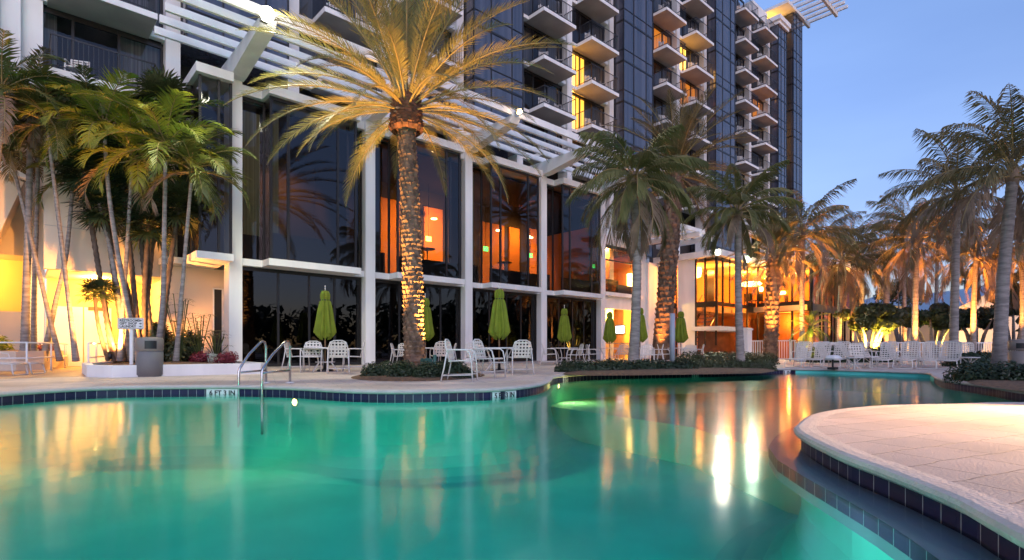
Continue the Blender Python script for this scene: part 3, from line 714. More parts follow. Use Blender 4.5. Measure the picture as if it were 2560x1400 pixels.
# sloping stair canopy
def prism_v(mb, pts, v0, v1, m=0):
    n = len(pts); mb.face([(a, v0, b) for a, b in pts], m); mb.face([(a, v1, b) for a, b in reversed(pts)], m)
    for k in range(n):
        (a, b), (c, d) = pts[k], pts[(k+1) % n]; mb.face([(c,v0,d),(a,v0,b),(a,v1,b),(c,v1,d)], m)
cv = 24.5
pts = [(U(65,cv), Z(65,447,cv)), (U(65,cv), Z(65,437,cv)), (U(0,cv), Z(0,400,cv)), (-5, 8.6), (-5, 8.3), (U(0,cv), Z(0,426,cv))]
mb = MB(); prism_v(mb, pts, cv, cv+.3); mb.build('canopy_edge', MAT['stucco'], ent)
pts = [(U(62,cv)-.02, Z(65,450,cv)), (U(0,cv), Z(0,428,cv)+.0), (-5, 8.28), (-5, 2.6), (U(0,cv), Z(0,575,cv))]
mb = MB(); prism_v(mb, pts, cv+.35, 27.5); mb.build('canopy', MAT['stucco_warm'], ent)
mb = MB()
for x in (1.15, 2.05): mb.box(x, x+.86, 26.74, 26.79, 0.01, 2.3)
mb.build('door', MAT['white_paint'], ent)
mb = MB()
for z_ in (4.7, 6.4, 8.0): mb.box(.76, 4.49, 23.19, 23.199, z_, z_+.018)
for x_ in (2.6,): mb.box(x_, x_+.018, 23.19, 23.199, 3.31, 9.0)
mb.build('wall_joint', MAT['soffit'], ent)
u0, v0 = 2.3, 25.2
t = thing('ceiling_lamp', 'small round lamp glowing under the walkway ceiling at left', 'ceiling light', (u0, v0, 3.3)); mb = MB(); mb.lathe([(0,3.22),(.14,3.24),(.15,3.30),(0,3.31)], 16, (u0,v0,0)); mb.build('lens', MAT['downlight'], t)
light('walk_light', 'POINT', (2.3, 25.2, 3.1), 210, (1,.54,.10), t, size=.05)
light('walk_light', 'POINT', (-2.0, 29.6, 4.0), 260, (1,.54,.10), ent, size=.05)
uplight_later = ((2.2, 20.6, .35, 2.4, 23.3, 5.5), (4.6, 21.3, .30, 4.7, 23.2, 2.2), (-.4, 24.6, .2, -.5, 28, 6.0))
t = thing('wall_sign', 'small brown sign hanging on the glowing yellow wall of the walkway', 'sign', (U(241,26.7), 26.7, Z(241,772,26.7)))
q = t.location; mb = MB(); mb.box(q.x-.26, q.x+.26, 26.70, 26.74, q.z-.07, q.z+.07); mb.build('panel', MAT['interior_wood'], t)

# ---------------------------------------------------------------- restaurant wing
res = thing('restaurant_wing', 'glass restaurant wing glowing orange right of the pavilion under a flat white roof', 'building', (35, 18, 0))
# bay R1
mb = MB(); mb.box(27.262, 32.0, 21.25, 21.5, 3.25, 4.25); mb.box(27.262, 32.0, 21.25, 21.5, 7.3, 8.3); mb.box(31.2, 32.0, 21.25, 21.5, 0, 3.25); mb.box(31.3, 32.0, 21.24, 21.5, 4.25, 7.3)
mb.box(29.2, 29.5, 21.26, 21.5, 0, 3.25) if False else None
mb.build('wall', MAT['stucco'], res)
mb = MB(); mb.box(27.2, 31.3, 20.95, 21.25, 4.02, 4.25); mb.build('ledge', MAT['stucco'], res)
mb = MB()
for x in (27.3, 30.9): mb.box(x, x+.12, 21.28, 21.4, 4.25, 7.3)
mb.box(27.42, 30.9, 21.3, 21.38, 6.3, 6.38); mb.box(27.42,30.9,21.28,21.4,7.1,7.3)
fr = mb.build('window', MAT['bronze'], res); mb = MB(); mb.face([(27.3,21.34,4.25),(31.3,21.34,4.25),(31.3,21.34,7.3),(27.3,21.34,7.3)]); mb.build('pane', MAT['clear_glass'], fr)
mb = MB(); mb.box(27.3,27.4,21.28,21.4,0,3.25); mb.box(31.1,31.2,21.28,21.4,0,3.25); mb.box(27.4,31.1,21.3,21.38,1.0,1.05); fr = mb.build('window', MAT['alu_frame'], res)
mb = MB(); mb.face([(27.3,21.34,0),(31.2,21.34,0),(31.2,21.34,3.25),(27.3,21.34,3.25)]); mb.build('pane', MAT['clear_glass'], fr)
# interior shell of R1
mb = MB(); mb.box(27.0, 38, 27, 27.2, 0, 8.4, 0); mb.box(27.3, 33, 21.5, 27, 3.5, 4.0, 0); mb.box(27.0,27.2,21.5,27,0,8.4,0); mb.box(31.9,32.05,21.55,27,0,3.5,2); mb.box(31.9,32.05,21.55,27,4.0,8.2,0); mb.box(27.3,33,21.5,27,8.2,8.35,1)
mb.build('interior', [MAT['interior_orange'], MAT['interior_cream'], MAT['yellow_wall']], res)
mb = MB(); mb.box(27.4, 30.2, 22.2, 23.6, 4.0, 5.3); mb.box(28.2,30.9,21.6,22.0,4.0,4.9); mb.build('booth', MAT['black'], res)
light('room_light', 'POINT', (29.8, 23.0, 7.7), 330, (1,.36,.05), res, size=.04)
light('room_light', 'POINT', (29.8, 22.6, 3.0), 300, (1,.60,.08), res, size=.04)
q = Vector((U(1576,22.2), 22.2, Z(1576,700,22.2)))
t = thing('lamp_shade', 'glowing cream drum lamp shade in the orange upper window', 'lamp', q); mb = MB(); mb.lathe([(.22,-.42),(.24,.42),(.0,.42)], 18, q); mb.build('shade', MAT['shade_glow'], t); mb = MB(); mb.tube([q+Vector((0,0,.42)), (q.x,q.y,8.19)], .012); mb.build('cord', MAT['black'], t)
v0 = 23.25; q = Vector((31.85, v0, Z(1551,824,v0)))
t = thing('television', 'small bright screen on the yellow wall in the lower window', 'television', q); mb = MB(); mb.box(q.x-.03,q.x,v0-.36,v0+.36,q.z-.25,q.z+.25); mb.build('screen', MAT['screen'], t); mb = MB(); mb.box(q.x+.001,q.x+.04,v0-.43,v0+.43,q.z-.32,q.z+.32); mb.build('frame', MAT['black'], t)
# side face u=33.2 with glazing, pier, glazing; block A and B
UA = 33.2; VA = 16.7; UB = 38.9; VB = 13.0; UE = 47.4
mb = MB(); mb.box(UA, UA+.3, 18.25, 19.5, 0, 6.6); mb.box(32.0, UA+.3, 21.0, 21.6, 0, 6.6); mb.box(UA,UA+.25,19.5,21,6.3,6.6); mb.build('pier', MAT['stucco'], res)
mb = MB()
for y in (19.6, 20.25, 20.9): mb.box(UA+.02, UA+.1, y, y+.08, .02, 6.3)
for y in (16.75, 17.5, 18.15): mb.box(UA+.02, UA+.1, y, y+.1, .9, 6.6)
for y0_, y1_ in ((19.6,20.98),(16.75,18.25)): mb.box(UA+.03, UA+.09, y0_, y1_, 3.4, 3.75)
fr = mb.build('window', MAT['bronze'], res)
mb = MB(); mb.face([(UA+.06,21,0),(UA+.06,19.5,0),(UA+.06,19.5,6.3),(UA+.06,21,6.3)]); mb.face([(UA+.06,18.25,2.1),(UA+.06,16.8,2.1),(UA+.06,16.8,6.6),(UA+.06,18.25,6.6)]); mb.build('pane', MAT['clear_glass'], fr)
# roof slabs and fascias
mb = MB(); mb.prism([(UA-.35,21.2),(UA-.35,VA-.35),(38.2,VA-.35),(38.2,21.2)], 6.6, 7.0); mb.build('roof', MAT['stucco'], res, bevel=.01)
mb = MB(); mb.prism([(38.2,21.2),(38.2,VA-.3),(UB-.5,VA-.3),(UB-.5,VB-.5),(UE+.5,VB-.5),(UE+.5,21.2)], 6.55, 6.92); mb.build('roof', MAT['stucco'], res, bevel=.01)
mb = MB()
for i in range(7): mb.box(28.5, 33.8, 17.2+i*.55, 17.32+i*.55, 8.0, 8.25)
for x in (29.5, 31.5, 33.4): mb.box(x, x+.3, 17.0, 21.3, 7.7, 7.999)
mb.build('trellis', MAT['stucco'], res)
mb = MB(); mb.prism([(UA-.25,18.4),(UA-.25,VA-.3),(37.6,VA-.3),(37.6,18.4)], 1.85, 2.12); mb.build('ledge', MAT['stucco'], res, bevel=.01)
mb = MB(); mb.box(37.1, 37.5, VA-.2, VA+.2, 0, 1.85); mb.build('post', MAT['stucco'], res)
mb = MB(); mb.box(UA+.3, 38.6, 18.0, 18.2, 0, 1.85); mb.build('lower_wall', MAT['interior_wood'], res)
mb = MB()
for x in (UA, 34.0, 35.9, 37.6): mb.box(x+.01, x+.12, VA, VA+.1, 2.12, 6.6)
mb.box(UA+.13, 37.6, VA+.01, VA+.09, 3.45, 3.7); mb.box(35.0,35.06,VA+.01,VA+.08,3.7,6.6)
mb.box(34.2,35.2,VA+1.2,VA+1.3,3.5,6.0)
fr = mb.build('window', MAT['bronze'], res)
mb = MB(); mb.face([(UA+.05,VA+.05,2.12),(37.7,VA+.05,2.12),(37.7,VA+.05,6.6),(UA+.05,VA+.05,6.6)]); mb.build('pane', MAT['clear_glass'], fr)
# block A right part and block B side face (u=UB) and front
mb = MB()
for y in (13.05, 14.2, 15.4, 16.5): mb.box(UB, UB+.12, y, y+.12, .0, 6.55)
mb.box(37.7, UB, VA+.01, VA+.1, 3.2, 3.9); mb.box(UB+.01,UB+.1,13.1,16.5,3.2,3.9)
xs = [UB+.13, 40.6, 41.2, 42.9, 43.5, 45.2, 45.8, 47.25]
for x in xs: mb.box(x, x+.13, VB, VB+.12, 0, 6.55)
mb.box(UB+.14, UE, VB+.01, VB+.1, 3.2, 3.7)
fr = mb.build('window', MAT['bronze'], res)
mb = MB()
for a_, b_, m_ in ((UB+.1,40.6,0),(40.6,41.2,1),(41.2,42.9,0),(42.9,43.5,1),(43.5,45.2,0),(45.2,45.8,1),(45.8,UE,0)):
    mb.face([(a_,VB+.06,0),(b_,VB+.06,0),(b_,VB+.06,6.55),(a_,VB+.06,6.55)], m_)
mb.face([(UB+.06,16.6,0),(UB+.06,13.0,0),(UB+.06,13.0,6.55),(UB+.06,16.6,6.55)], 2); mb.face([(37.7,VA+.06,2.1),(UB,VA+.06,2.1),(UB,VA+.06,6.55),(37.7,VA+.06,6.55)], 2)
mb.build('pane', [MAT['lower_glass'], MAT['clear_glass'], MAT['clear_glass']], fr)
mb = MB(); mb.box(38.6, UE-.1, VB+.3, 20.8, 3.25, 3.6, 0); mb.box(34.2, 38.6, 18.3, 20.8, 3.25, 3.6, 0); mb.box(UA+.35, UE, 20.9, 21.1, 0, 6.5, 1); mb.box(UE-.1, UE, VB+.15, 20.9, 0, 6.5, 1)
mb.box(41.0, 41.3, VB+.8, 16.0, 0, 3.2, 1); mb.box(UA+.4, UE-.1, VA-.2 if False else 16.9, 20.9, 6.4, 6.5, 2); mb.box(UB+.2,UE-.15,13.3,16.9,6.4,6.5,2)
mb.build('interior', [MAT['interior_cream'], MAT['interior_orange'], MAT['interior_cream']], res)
# stair inside block A
mb = MB()
for i in range(12): mb.box(UA+.7+i*.28, UA+1.0+i*.28, 18.6, 19.8, .3+i*.28, .38+i*.28)
for s_ in (18.55, 19.85): mb.tube([(UA+.7,s_,1.3),(UA+4.0,s_,4.6)], .04); mb.tube([(UA+.7,s_,.3),(UA+4.0,s_,3.6)], .08)
mb.build('stairs', MAT['steel'], res)
for (x, y, z, e) in ((35.0,19.5,5.8,330),(40.5,18.0,5.9,420),(44.5,17.5,5.9,330),(36.5,18.6,2.8,110),(40.4,15.0,2.6,60),(43.5,15,5.6,150),(36.0,17.3,6.0,120)):
    light('room_light', 'POINT', (x,y,z), e*1.0, (1,.36,.05), res, size=.04)
for i, (x, y, d_, lab) in enumerate(((1515+5,0,0,''),)): pass
for (x, y, d_, wd, hh, lab) in ((1877,710,39,.75,.16,'wide glowing oval pendant lamp in the restaurant, largest of the row'),(1742,678,38.5,.34,.5,'tall glowing barrel lamp at the left edge of the corner window'),(1903,723,42,.16,.2,'small glowing pendant lamp right of the oval one'),(1954,732,43,.32,.14,'glowing oval pendant lamp right of the stout palm trunk'),(2009,738,45,.2,.12,'small glowing pendant lamp behind the ringed palm trunk')):
    q = D(x, d_); q.z = HC+(HY-y)/FPX*d_
    t = thing('pendant_lamp', lab, 'lamp', q); mb = MB(); mb.lathe([(0,-hh),(wd*.8,-hh*.8),(wd,0),(wd*.8,hh*.8),(0,hh)], 16, q); mb.build('shade', MAT['shade_glow'], t); mb = MB(); mb.tube([q+Vector((0,0,hh)),(q.x,q.y,6.42)], .01); mb.build('cord', MAT['black'], t)
# dining furniture silhouettes upstairs
for i, (x, d_) in enumerate(((1885,38.2),(1905,38.6),(1925,38.9),(1958,40),(1870,38.4))):
    q = D(x, d_, 3.6); rz = i*1.3
    t = thing('dining_chair', ['dark chair upstairs by the rail in front of the oval lamp','dark chair second from left on the upper restaurant floor','dark chair in the middle of the upper restaurant window','dark chair upstairs seen right of the stout palm','dark chair at the left end of the upper restaurant window'][i], 'chair', q, rz, 'dark chairs on the upper restaurant floor', local=True)
    mb = MB(); mb.box(-.25,.25,-.25,.25,.42,.48); mb.build('seat', MAT['black'], t)
    mb = MB(); mb.box(-.25,.25,.2,.25,.48,1.0); mb.build('backrest', MAT['black'], t)
    for sx in (-.23,.19):
        for sy in (-.23,.19): mb = MB(); mb.box(sx,sx+.04,sy,sy+.04,0,.42); mb.build('leg', MAT['black'], t)

# ---------------------------------------------------------------- floodlights
def flood(pos, label, m, e, col, target, r=.13):
    t = thing('floodlight', label, 'floodlight', pos); pos = Vector(pos)
    mb = MB(); mb.lathe([(0,-r),(r*.7,-r*.7),(r,0),(r*.7,r*.7),(0,r)], 12, pos); mb.build('lens', m, t)
    mb = MB(); mb.box(pos.x-.1, pos.x+.1, pos.y+r*.8, pos.y+r*1.6, pos.z-.12, pos.z+.14); mb.tube([(pos.x,pos.y+r*1.5,pos.z),(pos.x+.02,pos.y+r*1.5+.35,pos.z+.1)], .03); mb.build('housing', MAT['alu_frame'], t)
    light('flood_light', 'SPOT', pos+Vector((0,-r*1.6,0)), e, col, t, target, size=.15, spot=118, blend=.5)
flood((5.62, 16.95, 10.72), 'dazzling floodlight on the front end of the first pergola beam', MAT['lamp_white'], 800, (1,.97,.62), (5.5, 14.5, 3), .22)
flood((PR[2]-.30, 17.3, 11.1), 'small bright floodlight on the third pergola beam right of the big palm', MAT['lamp_warm'], 180, (1,.9,.6), (16, 10, 0), .10)
q = D(1795, 34.0); flood((q.x, q.y, HC+(HY-631)/FPX*34), 'round white floodlight at the corner of the restaurant roof', MAT['lamp_white'], 500, (1,.95,.75), (30, 8, 0), .16)
q = D(1868, 37.0); flood((q.x, q.y, HC+(HY-648)/FPX*37), 'greenish floodlight further along the restaurant roof edge', MAT['lamp_green'], 500, (.7,1,.72), (32, 6, 0), .2)

# ---------------------------------------------------------------- vegetation
def frond(mb, base, az, el, L, droop, nl, ll, lw, hang=0.0, vee=.35, m=0, mr=1, rr=.025, rnd=random, start=.12, twist=0, spread=1.0, curl=1.0):
    base = Vector(base); N = 14; ph = el; pts = [base.copy()]; tan = []
    h = Vector((cos(az), sin(az), 0)); side0 = Vector((-sin(az), cos(az), 0)); bend = rnd.uniform(-.25, .25)
    p = base.copy()
    for i in range(N):
        t = i/N; ph = el-droop*(t**1.3); hd = h*cos(bend*t)+side0*sin(bend*t)
        d = hd*cos(ph)+Vector((0,0,1))*sin(ph); tan.append(d); p = p+d*(L/N); pts.append(p.copy())
    tan.append(tan[-1])
    rs = [rr*(1-.85*i/N) for i in range(N+1)]
    # rachis as a flattened triangle tube
    mb.tube(pts, rs, 4, mr, cap=False, sm=True)
    for k in range(nl):
        t = start+(1-start)*(k+rnd.random()*.5)/nl; f = t*N; i = min(int(f), N-1); q = pts[i].lerp(pts[i+1], f-i); d = tan[i]
        up = Vector((0,0,1)); sd = d.cross(up)
        if sd.length < .1: sd = side0.copy()
        sd.normalize(); nn = sd.cross(d).normalized()
        prof = (sin(pi*min(1, (t-start)/(1-start)*.92+.10))**.6)
        l_ = ll*prof*rnd.uniform(.85, 1.1)
        ang = .95-.55*t
        for sg in (1, -1):
            if rnd.random() < .04: continue
            v1 = (d*cos(ang)+sd*sg*sin(ang)*spread+nn*(vee+rnd.uniform(-.12,.12))).normalized()
            hg = hang*rnd.uniform(.7, 1.2)
            a0 = q; a1 = q+v1*l_*.45+Vector((0,0,-hg*l_*.18)); v2 = (v1+Vector((0,0,-hg*1.6))+d*.15).normalized(); a2 = a1+v2*l_*.55
            wd = d*lw*.5 if hang < .5 else (d*.7+sd*.3).normalized()*lw*.5
            mb.face([a0-wd*.6, a0+wd*.6, a1+wd, a1-wd], m); mb.face([a1-wd, a1+wd, a2], m)
def ring_trunk(path, r0, r1, n=14, rings=.12, amp=.05, nseg=None, bulge=0):
    mb = MB(); path = [Vector(p) for p in path]
    L = sum((path[i+1]-path[i]).length for i in range(len(path)-1)); m_ = nseg or int(L/rings*2)
    pts = []; rs = []
    for k in range(m_+1):
        t = k/m_; f = t*(len(path)-1); i = min(int(f), len(path)-2); a = f-i
        p0 = path[max(i-1,0)]; p1 = path[i]; p2 = path[i+1]; p3 = path[min(i+2, len(path)-1)]
        q = .5*((2*p1)+(-p0+p2)*a+(2*p0-5*p1+4*p2-p3)*a*a+(-p0+3*p1-3*p2+p3)*a**3)
        pts.append(q); r = r0+(r1-r0)*t+bulge*math.exp(-t*9)
        rs.append(r*(1+(amp if k % 2 else -amp)*random.uniform(.4,1.2)))
    mb.tube(pts, rs, n); return mb
def boots(mb, path_fn, z0, z1, r0, r1, rows, per, size, m=0, out=.05, rnd=random):
    for i in range(rows):
        t = i/rows; z = z0+(z1-z0)*t; r = r0+(r1-r0)*t; c = path_fn(t)
        for k in range(per):
            an = 2*pi*(k+.5*(i % 2))/per+rnd.uniform(-.06,.06)+i*.13; e = Vector((cos(an), sin(an), 0)); s_ = Vector((-sin(an), cos(an), 0))
            h = size*rnd.uniform(.85,1.15); w_ = 2*pi*r/per*.56; o_ = out*rnd.uniform(.7,1.5)
            b = c+e*r*.96
            lo = [b-s_*w_-Vector((0,0,h*.5)), b+s_*w_-Vector((0,0,h*.5))]
            hi = [b+e*o_+s_*w_*.85+Vector((0,0,h*.35)), b+e*o_-s_*w_*.85+Vector((0,0,h*.35))]
            tp = [b+e*o_*.5+s_*w_*.35+Vector((0,0,h*.62)), b+e*o_*.5-s_*w_*.35+Vector((0,0,h*.62))]
            bk = b-e*.02+Vector((0,0,h*.35))
            mb.face([lo[0], lo[1], hi[0], hi[1]], m); mb.face([hi[1], hi[0], tp[0], tp[1]], m)
            mb.face([tp[1], tp[0], bk], m); mb.face([lo[1], bk, hi[0]], m); mb.face([lo[0], hi[1], bk], m)
rnd = random.Random(11)
# the big date palm
base = D(1037, 16.0)
dpt = base.dot(CAMF); top = D(1016, dpt); top.z = HC+(HY-305)/FPX*dpt
mp = thing('date_palm', 'huge date palm lit golden from below standing in the middle of the poolside', 'palm tree', base)
mid = base.lerp(top, .5)+CAMR*.06
def tpath(t): 
    q = base*(1-t)**2+2*mid*t*(1-t)+top*t*t; return q
mb = MB(); mb.tube([tpath(i/20) for i in range(21)], [.29-.08*(i/20)**.6 if i > 1 else .34-.025*i for i in range(21)], 18)
boots(mb, tpath, 0, top.z,   .275, .21, 54, 11, .18, out=.06, rnd=rnd); mb.build('trunk', MAT['boot'], mp)
mb = MB(); hz = 1.05
def hpath(t): return top+Vector((0,0,-.25+t*hz))
mb.tube([hpath(i/8) for i in range(9)], [.28,.38,.43,.45,.44,.42,.38,.32,.25], 16); boots(mb, hpath, 0, hz, .44, .34, 13, 20, .13, out=.075, rnd=rnd)
mb.build('leaf_bases', MAT['boot_red'], mp)
mb = MB(); hc = top+Vector((0,0,.75))
NF = 62
for i in range(NF):
    t = i/NF; az = i*2.39996+rnd.uniform(-.15,.15); el = R(84)-R(98)*(t**1.1)+rnd.uniform(-.08,.08)
    L = 4.85+rnd.uniform(-.4,.4)-(1.0 if t > .85 else 0)
    frond(mb, hc+Vector((cos(az)*.2, sin(az)*.2, -.50*t)), az, el, L, R(36)+R(34)*t, 84, .58, .034, hang=.12+.15*t, vee=.45-.2*t, rr=.036, rnd=rnd, start=.15)
mb.build('crown', [MAT['frond_date'], MAT['frond_rib']], mp)

def palm_coco(x, d_, ytop, label, w_px, name='coconut_palm', lean=0, nf=26, L=2.6, seed=1, leaf='frond_coco', hang=.9, ll=.75, xtop=None, dry=6, grp=None, nl=56, elmax=70, elspan=125, slim=1.0):
    rnd_ = random.Random(seed)
    b = D(x, d_); tp = D(xtop if xtop is not None else x, d_); tp.z = HC+(HY-ytop)/FPX*d_
    r = w_px*d_/FPX*.44*slim; L *= 1.28
    t = thing(name, label, 'palm tree', b, group=grp)
    md = b.lerp(tp, .5)+CAMR*rnd_.uniform(-.1,.1)
    ring_trunk([b, md, tp], r*1.08, r*.85, rings=.16, amp=.035, bulge=r*.35).build('trunk', MAT['bark_gray'], t)
    mb = MB()
    mb.tube([tp-Vector((0,0,.35)), tp, tp+Vector((0,0,.35))], [r*.8, r*1.2, r*.7], 10, 2)
    for i in range(nf):
        q = i/nf; az = i*2.39996+rnd_.uniform(-.25,.25); el = R(elmax)-R(elspan)*q+rnd_.uniform(-.15,.15)
        frond(mb, tp+Vector((0,0,.25-.35*q)), az, el, L*rnd_.uniform(.85,1.1), R(72)+R(15)*q, nl, ll, .050, hang=hang*rnd_.uniform(.7,1.2), vee=.08, rr=.03, rnd=rnd_, start=.16, m=2 if q > 1-dry/nf else 0)
    mb.build('crown', [MAT[leaf], MAT['frond_rib'], MAT['frond_dry']], t)
    return t, tp
def uplight(p, target, e, col=(1,.42,.10), label=None, spot=50, head=True, glow=False, size=.06):
    p = Vector(p); t = thing('uplight', label, 'garden light', p)
    d = (Vector(target)-p).normalized(); q = p+Vector((0,0,.12)); rot = d.to_track_quat('Z','Y').to_matrix().to_4x4()
    mb = MB(); mb.lathe([(0,-.10),(.05,-.10),(.07,0),(.085,.10),(.075,.10),(.06,.02)], 14); mb.v = [tuple(rot @ Vector(v_)+q) for v_ in mb.v]; mb.tube([p, q], .012); mb.build('housing', MAT['bronze'], t)
    mb = MB(); mb.lathe([(0,.075),(.07,.075)], 14); mb.v = [tuple(rot @ Vector(v_)+q) for v_ in mb.v]; mb.build('lens', MAT['lamp_warm'], t)
    light('up_light', 'SPOT', q+d*.14, e, col, t, target, size=size, spot=spot, blend=.7); return t
# main palm uplights with visible heads
g1 = D(927, dpt-.6, .0); g2 = D(1092, dpt-.2, .0)
GOLD = (1,.48,.10)
uplight(g1, top+Vector((0,0,1.2)), 2000, GOLD, 'glowing uplight in the mulch left of the big date palm', 52)
uplight(g2, top+Vector((.3,-.2,1.0)), 1500, GOLD, 'glowing uplight in the mulch right of the big date palm', 52)

ORG = (1,.34,.055)
T = []
t_, tp = palm_coco(1583, 19.0, 455, 'grey ringed palm rising behind the low hedge, leftmost beside the closed umbrellas', 26, xtop=1588, seed=2, leaf='frond_olive', L=2.1, ll=.95, nf=36, dry=9, hang=1.05, elspan=130)
t_, tp = palm_coco(1852, 21.5, 535, 'grey ringed palm rising from the hedge in front of the corner restaurant window', 20, xtop=1846, seed=3, leaf='frond_olive', L=1.85, ll=.75, nf=30, elspan=104, dry=6)
def date2(x, d_, ytop, xtop, w_px, label, L, seed, nf=40, leaf='frond_green', crown_h=.8):
    rnd_ = random.Random(seed); b = D(x, d_); tp = D(xtop, d_); tp.z = HC+(HY-ytop)/FPX*d_; r = w_px*d_/FPX*.5
    t = thing('date_palm', label, 'palm tree', b); fn = lambda q: b.lerp(tp, q)
    mb = MB(); mb.tube([fn(i/8) for i in range(9)], [r*(1.25-.3*min(1,i/3)) for i in range(9)], 14); boots(mb, fn, 0, tp.z, r*.95, r*.9, int(tp.z/.26), 10, .34, out=.09, rnd=rnd_); mb.build('trunk', MAT['boot'], t)
    mb = MB()
    for i in range(nf):
        q = i/nf; az = i*2.39996+rnd_.uniform(-.2,.2); el = R(80)-R(115)*q**1.1
        frond(mb, tp+Vector((0,0,.3-.6*q)), az, el, L*rnd_.uniform(.9,1.1), R(40)+R(30)*q, 64, .65, .042, hang=.25, vee=.35, rr=.045, rnd=rnd_, start=.15, m=2 if q > .88 else 0)
    mb.build('crown', [MAT[leaf], MAT['frond_rib'], MAT['frond_dry']], t); return tp
tp2 = date2(1652, 27.5, 430, 1690, 40, 'dark date palm between the lime umbrellas, its crown against the tower', 4.2, 5, 52, 'frond_coco')
date2(1926, 30, 640, 1934, 30, 'stout date palm with a scaled trunk in front of the glowing restaurant windows', 2.6, 6, 26, 'frond_coco')
palms = [(2005,30,590,2008,15,'orange lit palm rising behind the leftmost loungers',2.7,7),
 (2098,33,660,2105,14,'slim grey palm in front of the dark right end of the restaurant',2.6,8),
 (2152,40,655,2156,15,'distant orange lit palm just right of the restaurant end',2.6,9),
 (2212,42,640,2218,19,'thick palm trunk standing behind the dark round trees at left',2.8,10),
 (2285,29,600,2292,18,'palm with one brightly lit orange edge rising behind the middle loungers',2.7,11),
 (2383,24,490,2393,24,'tall grey palm behind the right loungers, crown high against the sky',2.6,12),
 (2433,31,640,2440,16,'palm with a glowing cream trunk in front of the pale house',2.5,13),
 (2498,17.5,440,2532,36,'nearest and thickest palm at the right edge, growing from the dark bed',2.6,14),
 (2552,30,620,2553,16,'palm partly cut off at the right edge behind the thick trunk',2.6,15),
 (2130,46,600,2130,12,'distant palm whose crown shows above the restaurant roof end',3.0,16),
 (2262,48,560,2258,12,'distant palm with its crown above the round trees',3.0,17),
 (2340,44,610,2345,11,'far slim palm left of the pale blue roof',2.8,18),
 (2052,44,600,2052,12,'palm crown showing between the two orange crowns over the restaurant roof',3.2,19)]
tops = {}
HI = {2383: 84, 2498: 86, 2552: 80}
for (x, d_, yt, xt, wpx, lab, L, sd_) in palms:
    _, tp = palm_coco(x, d_, yt, lab, wpx, xtop=xt, seed=sd_, L=L, ll=1.0, nf=30 if d_ < 35 else 24, nl=50 if d_ < 35 else 38, dry=11, hang=1.1, elmax=HI.get(x, 72), slim=.85)
    tops[x] = (D(x, d_), tp)
for k, (x, e) in enumerate(((2005,1500),(2098,500),(2152,1500),(2285,1200),(2433,2200),(2212,700),(2052,1200),(2130,900),(2552,900),(2262,700))):
    b, tp = tops[x]; toc = -b.normalized()
    uplight(b+toc*.8+CAMR*(.35 if k % 2 else -.3), tp+Vector((0,0,.6)), e*2.3, ORG, ['uplight hidden at the foot of the palm behind the left loungers','uplight at the foot of the slim palm by the restaurant end','uplight at the foot of the distant palm right of the restaurant','uplight at the foot of the palm behind the middle loungers','uplight at the foot of the palm with the cream trunk','uplight at the foot of the thick distant palm','uplight behind the restaurant fence under the middle crown','uplight under the farthest palm by the restaurant end','uplight under the palm cut off at the right edge','uplight under the far palm above the round trees'][k], 46)
b = D(1926, 28.6); uplight(b, D(1932, 30, 6), 2200, ORG, 'uplight in front of the stout scaled palm by the restaurant', 50)
b = D(1640, 26.6); uplight(b, D(1690, 27.5, 6), 500, ORG, 'uplight at the foot of the dark date palm between umbrellas', 50)

# fan palms and slender palms of the left planter
def fan(mb, c, dirv, r, n, rnd_, m=0, mr=1, stem=None):
    dirv = dirv.normalized(); s1 = dirv.cross(Vector((0,0,1)))
    if s1.length < .1: s1 = Vector((1,0,0))
    s1.normalize(); nn = s1.cross(dirv)
    if stem is not None: mb.tube([stem, stem.lerp(c, .5)+Vector((0,0,.05)), c], .012, 4, mr, cap=False)
    for k in range(n):
        an = R(-135)+R(270)*k/(n-1); v1 = dirv*cos(an)+s1*sin(an)+nn*.12*rnd_.uniform(-1,1); v1.normalize()
        wv = (s1*cos(an)-dirv*sin(an))*r*.05; l_ = r*rnd_.uniform(.85,1.08)
        a1 = c+v1*l_*.6; a2 = c+v1*l_+Vector((0,0,-.12*l_))
        mb.face([c-wv*.2, c+wv*.2, a1+wv, a1-wv], m); mb.face([a1-wv, a1+wv, a2], m)
def fan_palm(x, d_, ytop, label, xtop=None, w_=.09, R_=.6, nf=16, seed=1, m='leaf_mid', z0=.3):
    rnd_ = random.Random(seed); b = D(x, d_, z0); tp = D(xtop if xtop is not None else x, d_); tp.z = HC+(HY-ytop)/FPX*d_
    t = thing('fan_palm', label, 'palm tree', b)
    ring_trunk([b, b.lerp(tp,.5)+CAMR*rnd_.uniform(-.08,.08), tp], w_, w_*.8, n=8, rings=.2, amp=.12).build('trunk', MAT['bark_dark'], t)
    mb = MB()
    for i in range(nf):
        az = i*2.39996; el = R(75)-R(125)*i/nf; d = Vector((cos(az)*cos(el), sin(az)*cos(el), sin(el)))
        fan(mb, tp+d*R_*.75, d, R_*rnd_.uniform(.8,1.1), 24, rnd_, stem=tp)
    mb.build('crown', [MAT[m], MAT['frond_green']], t)
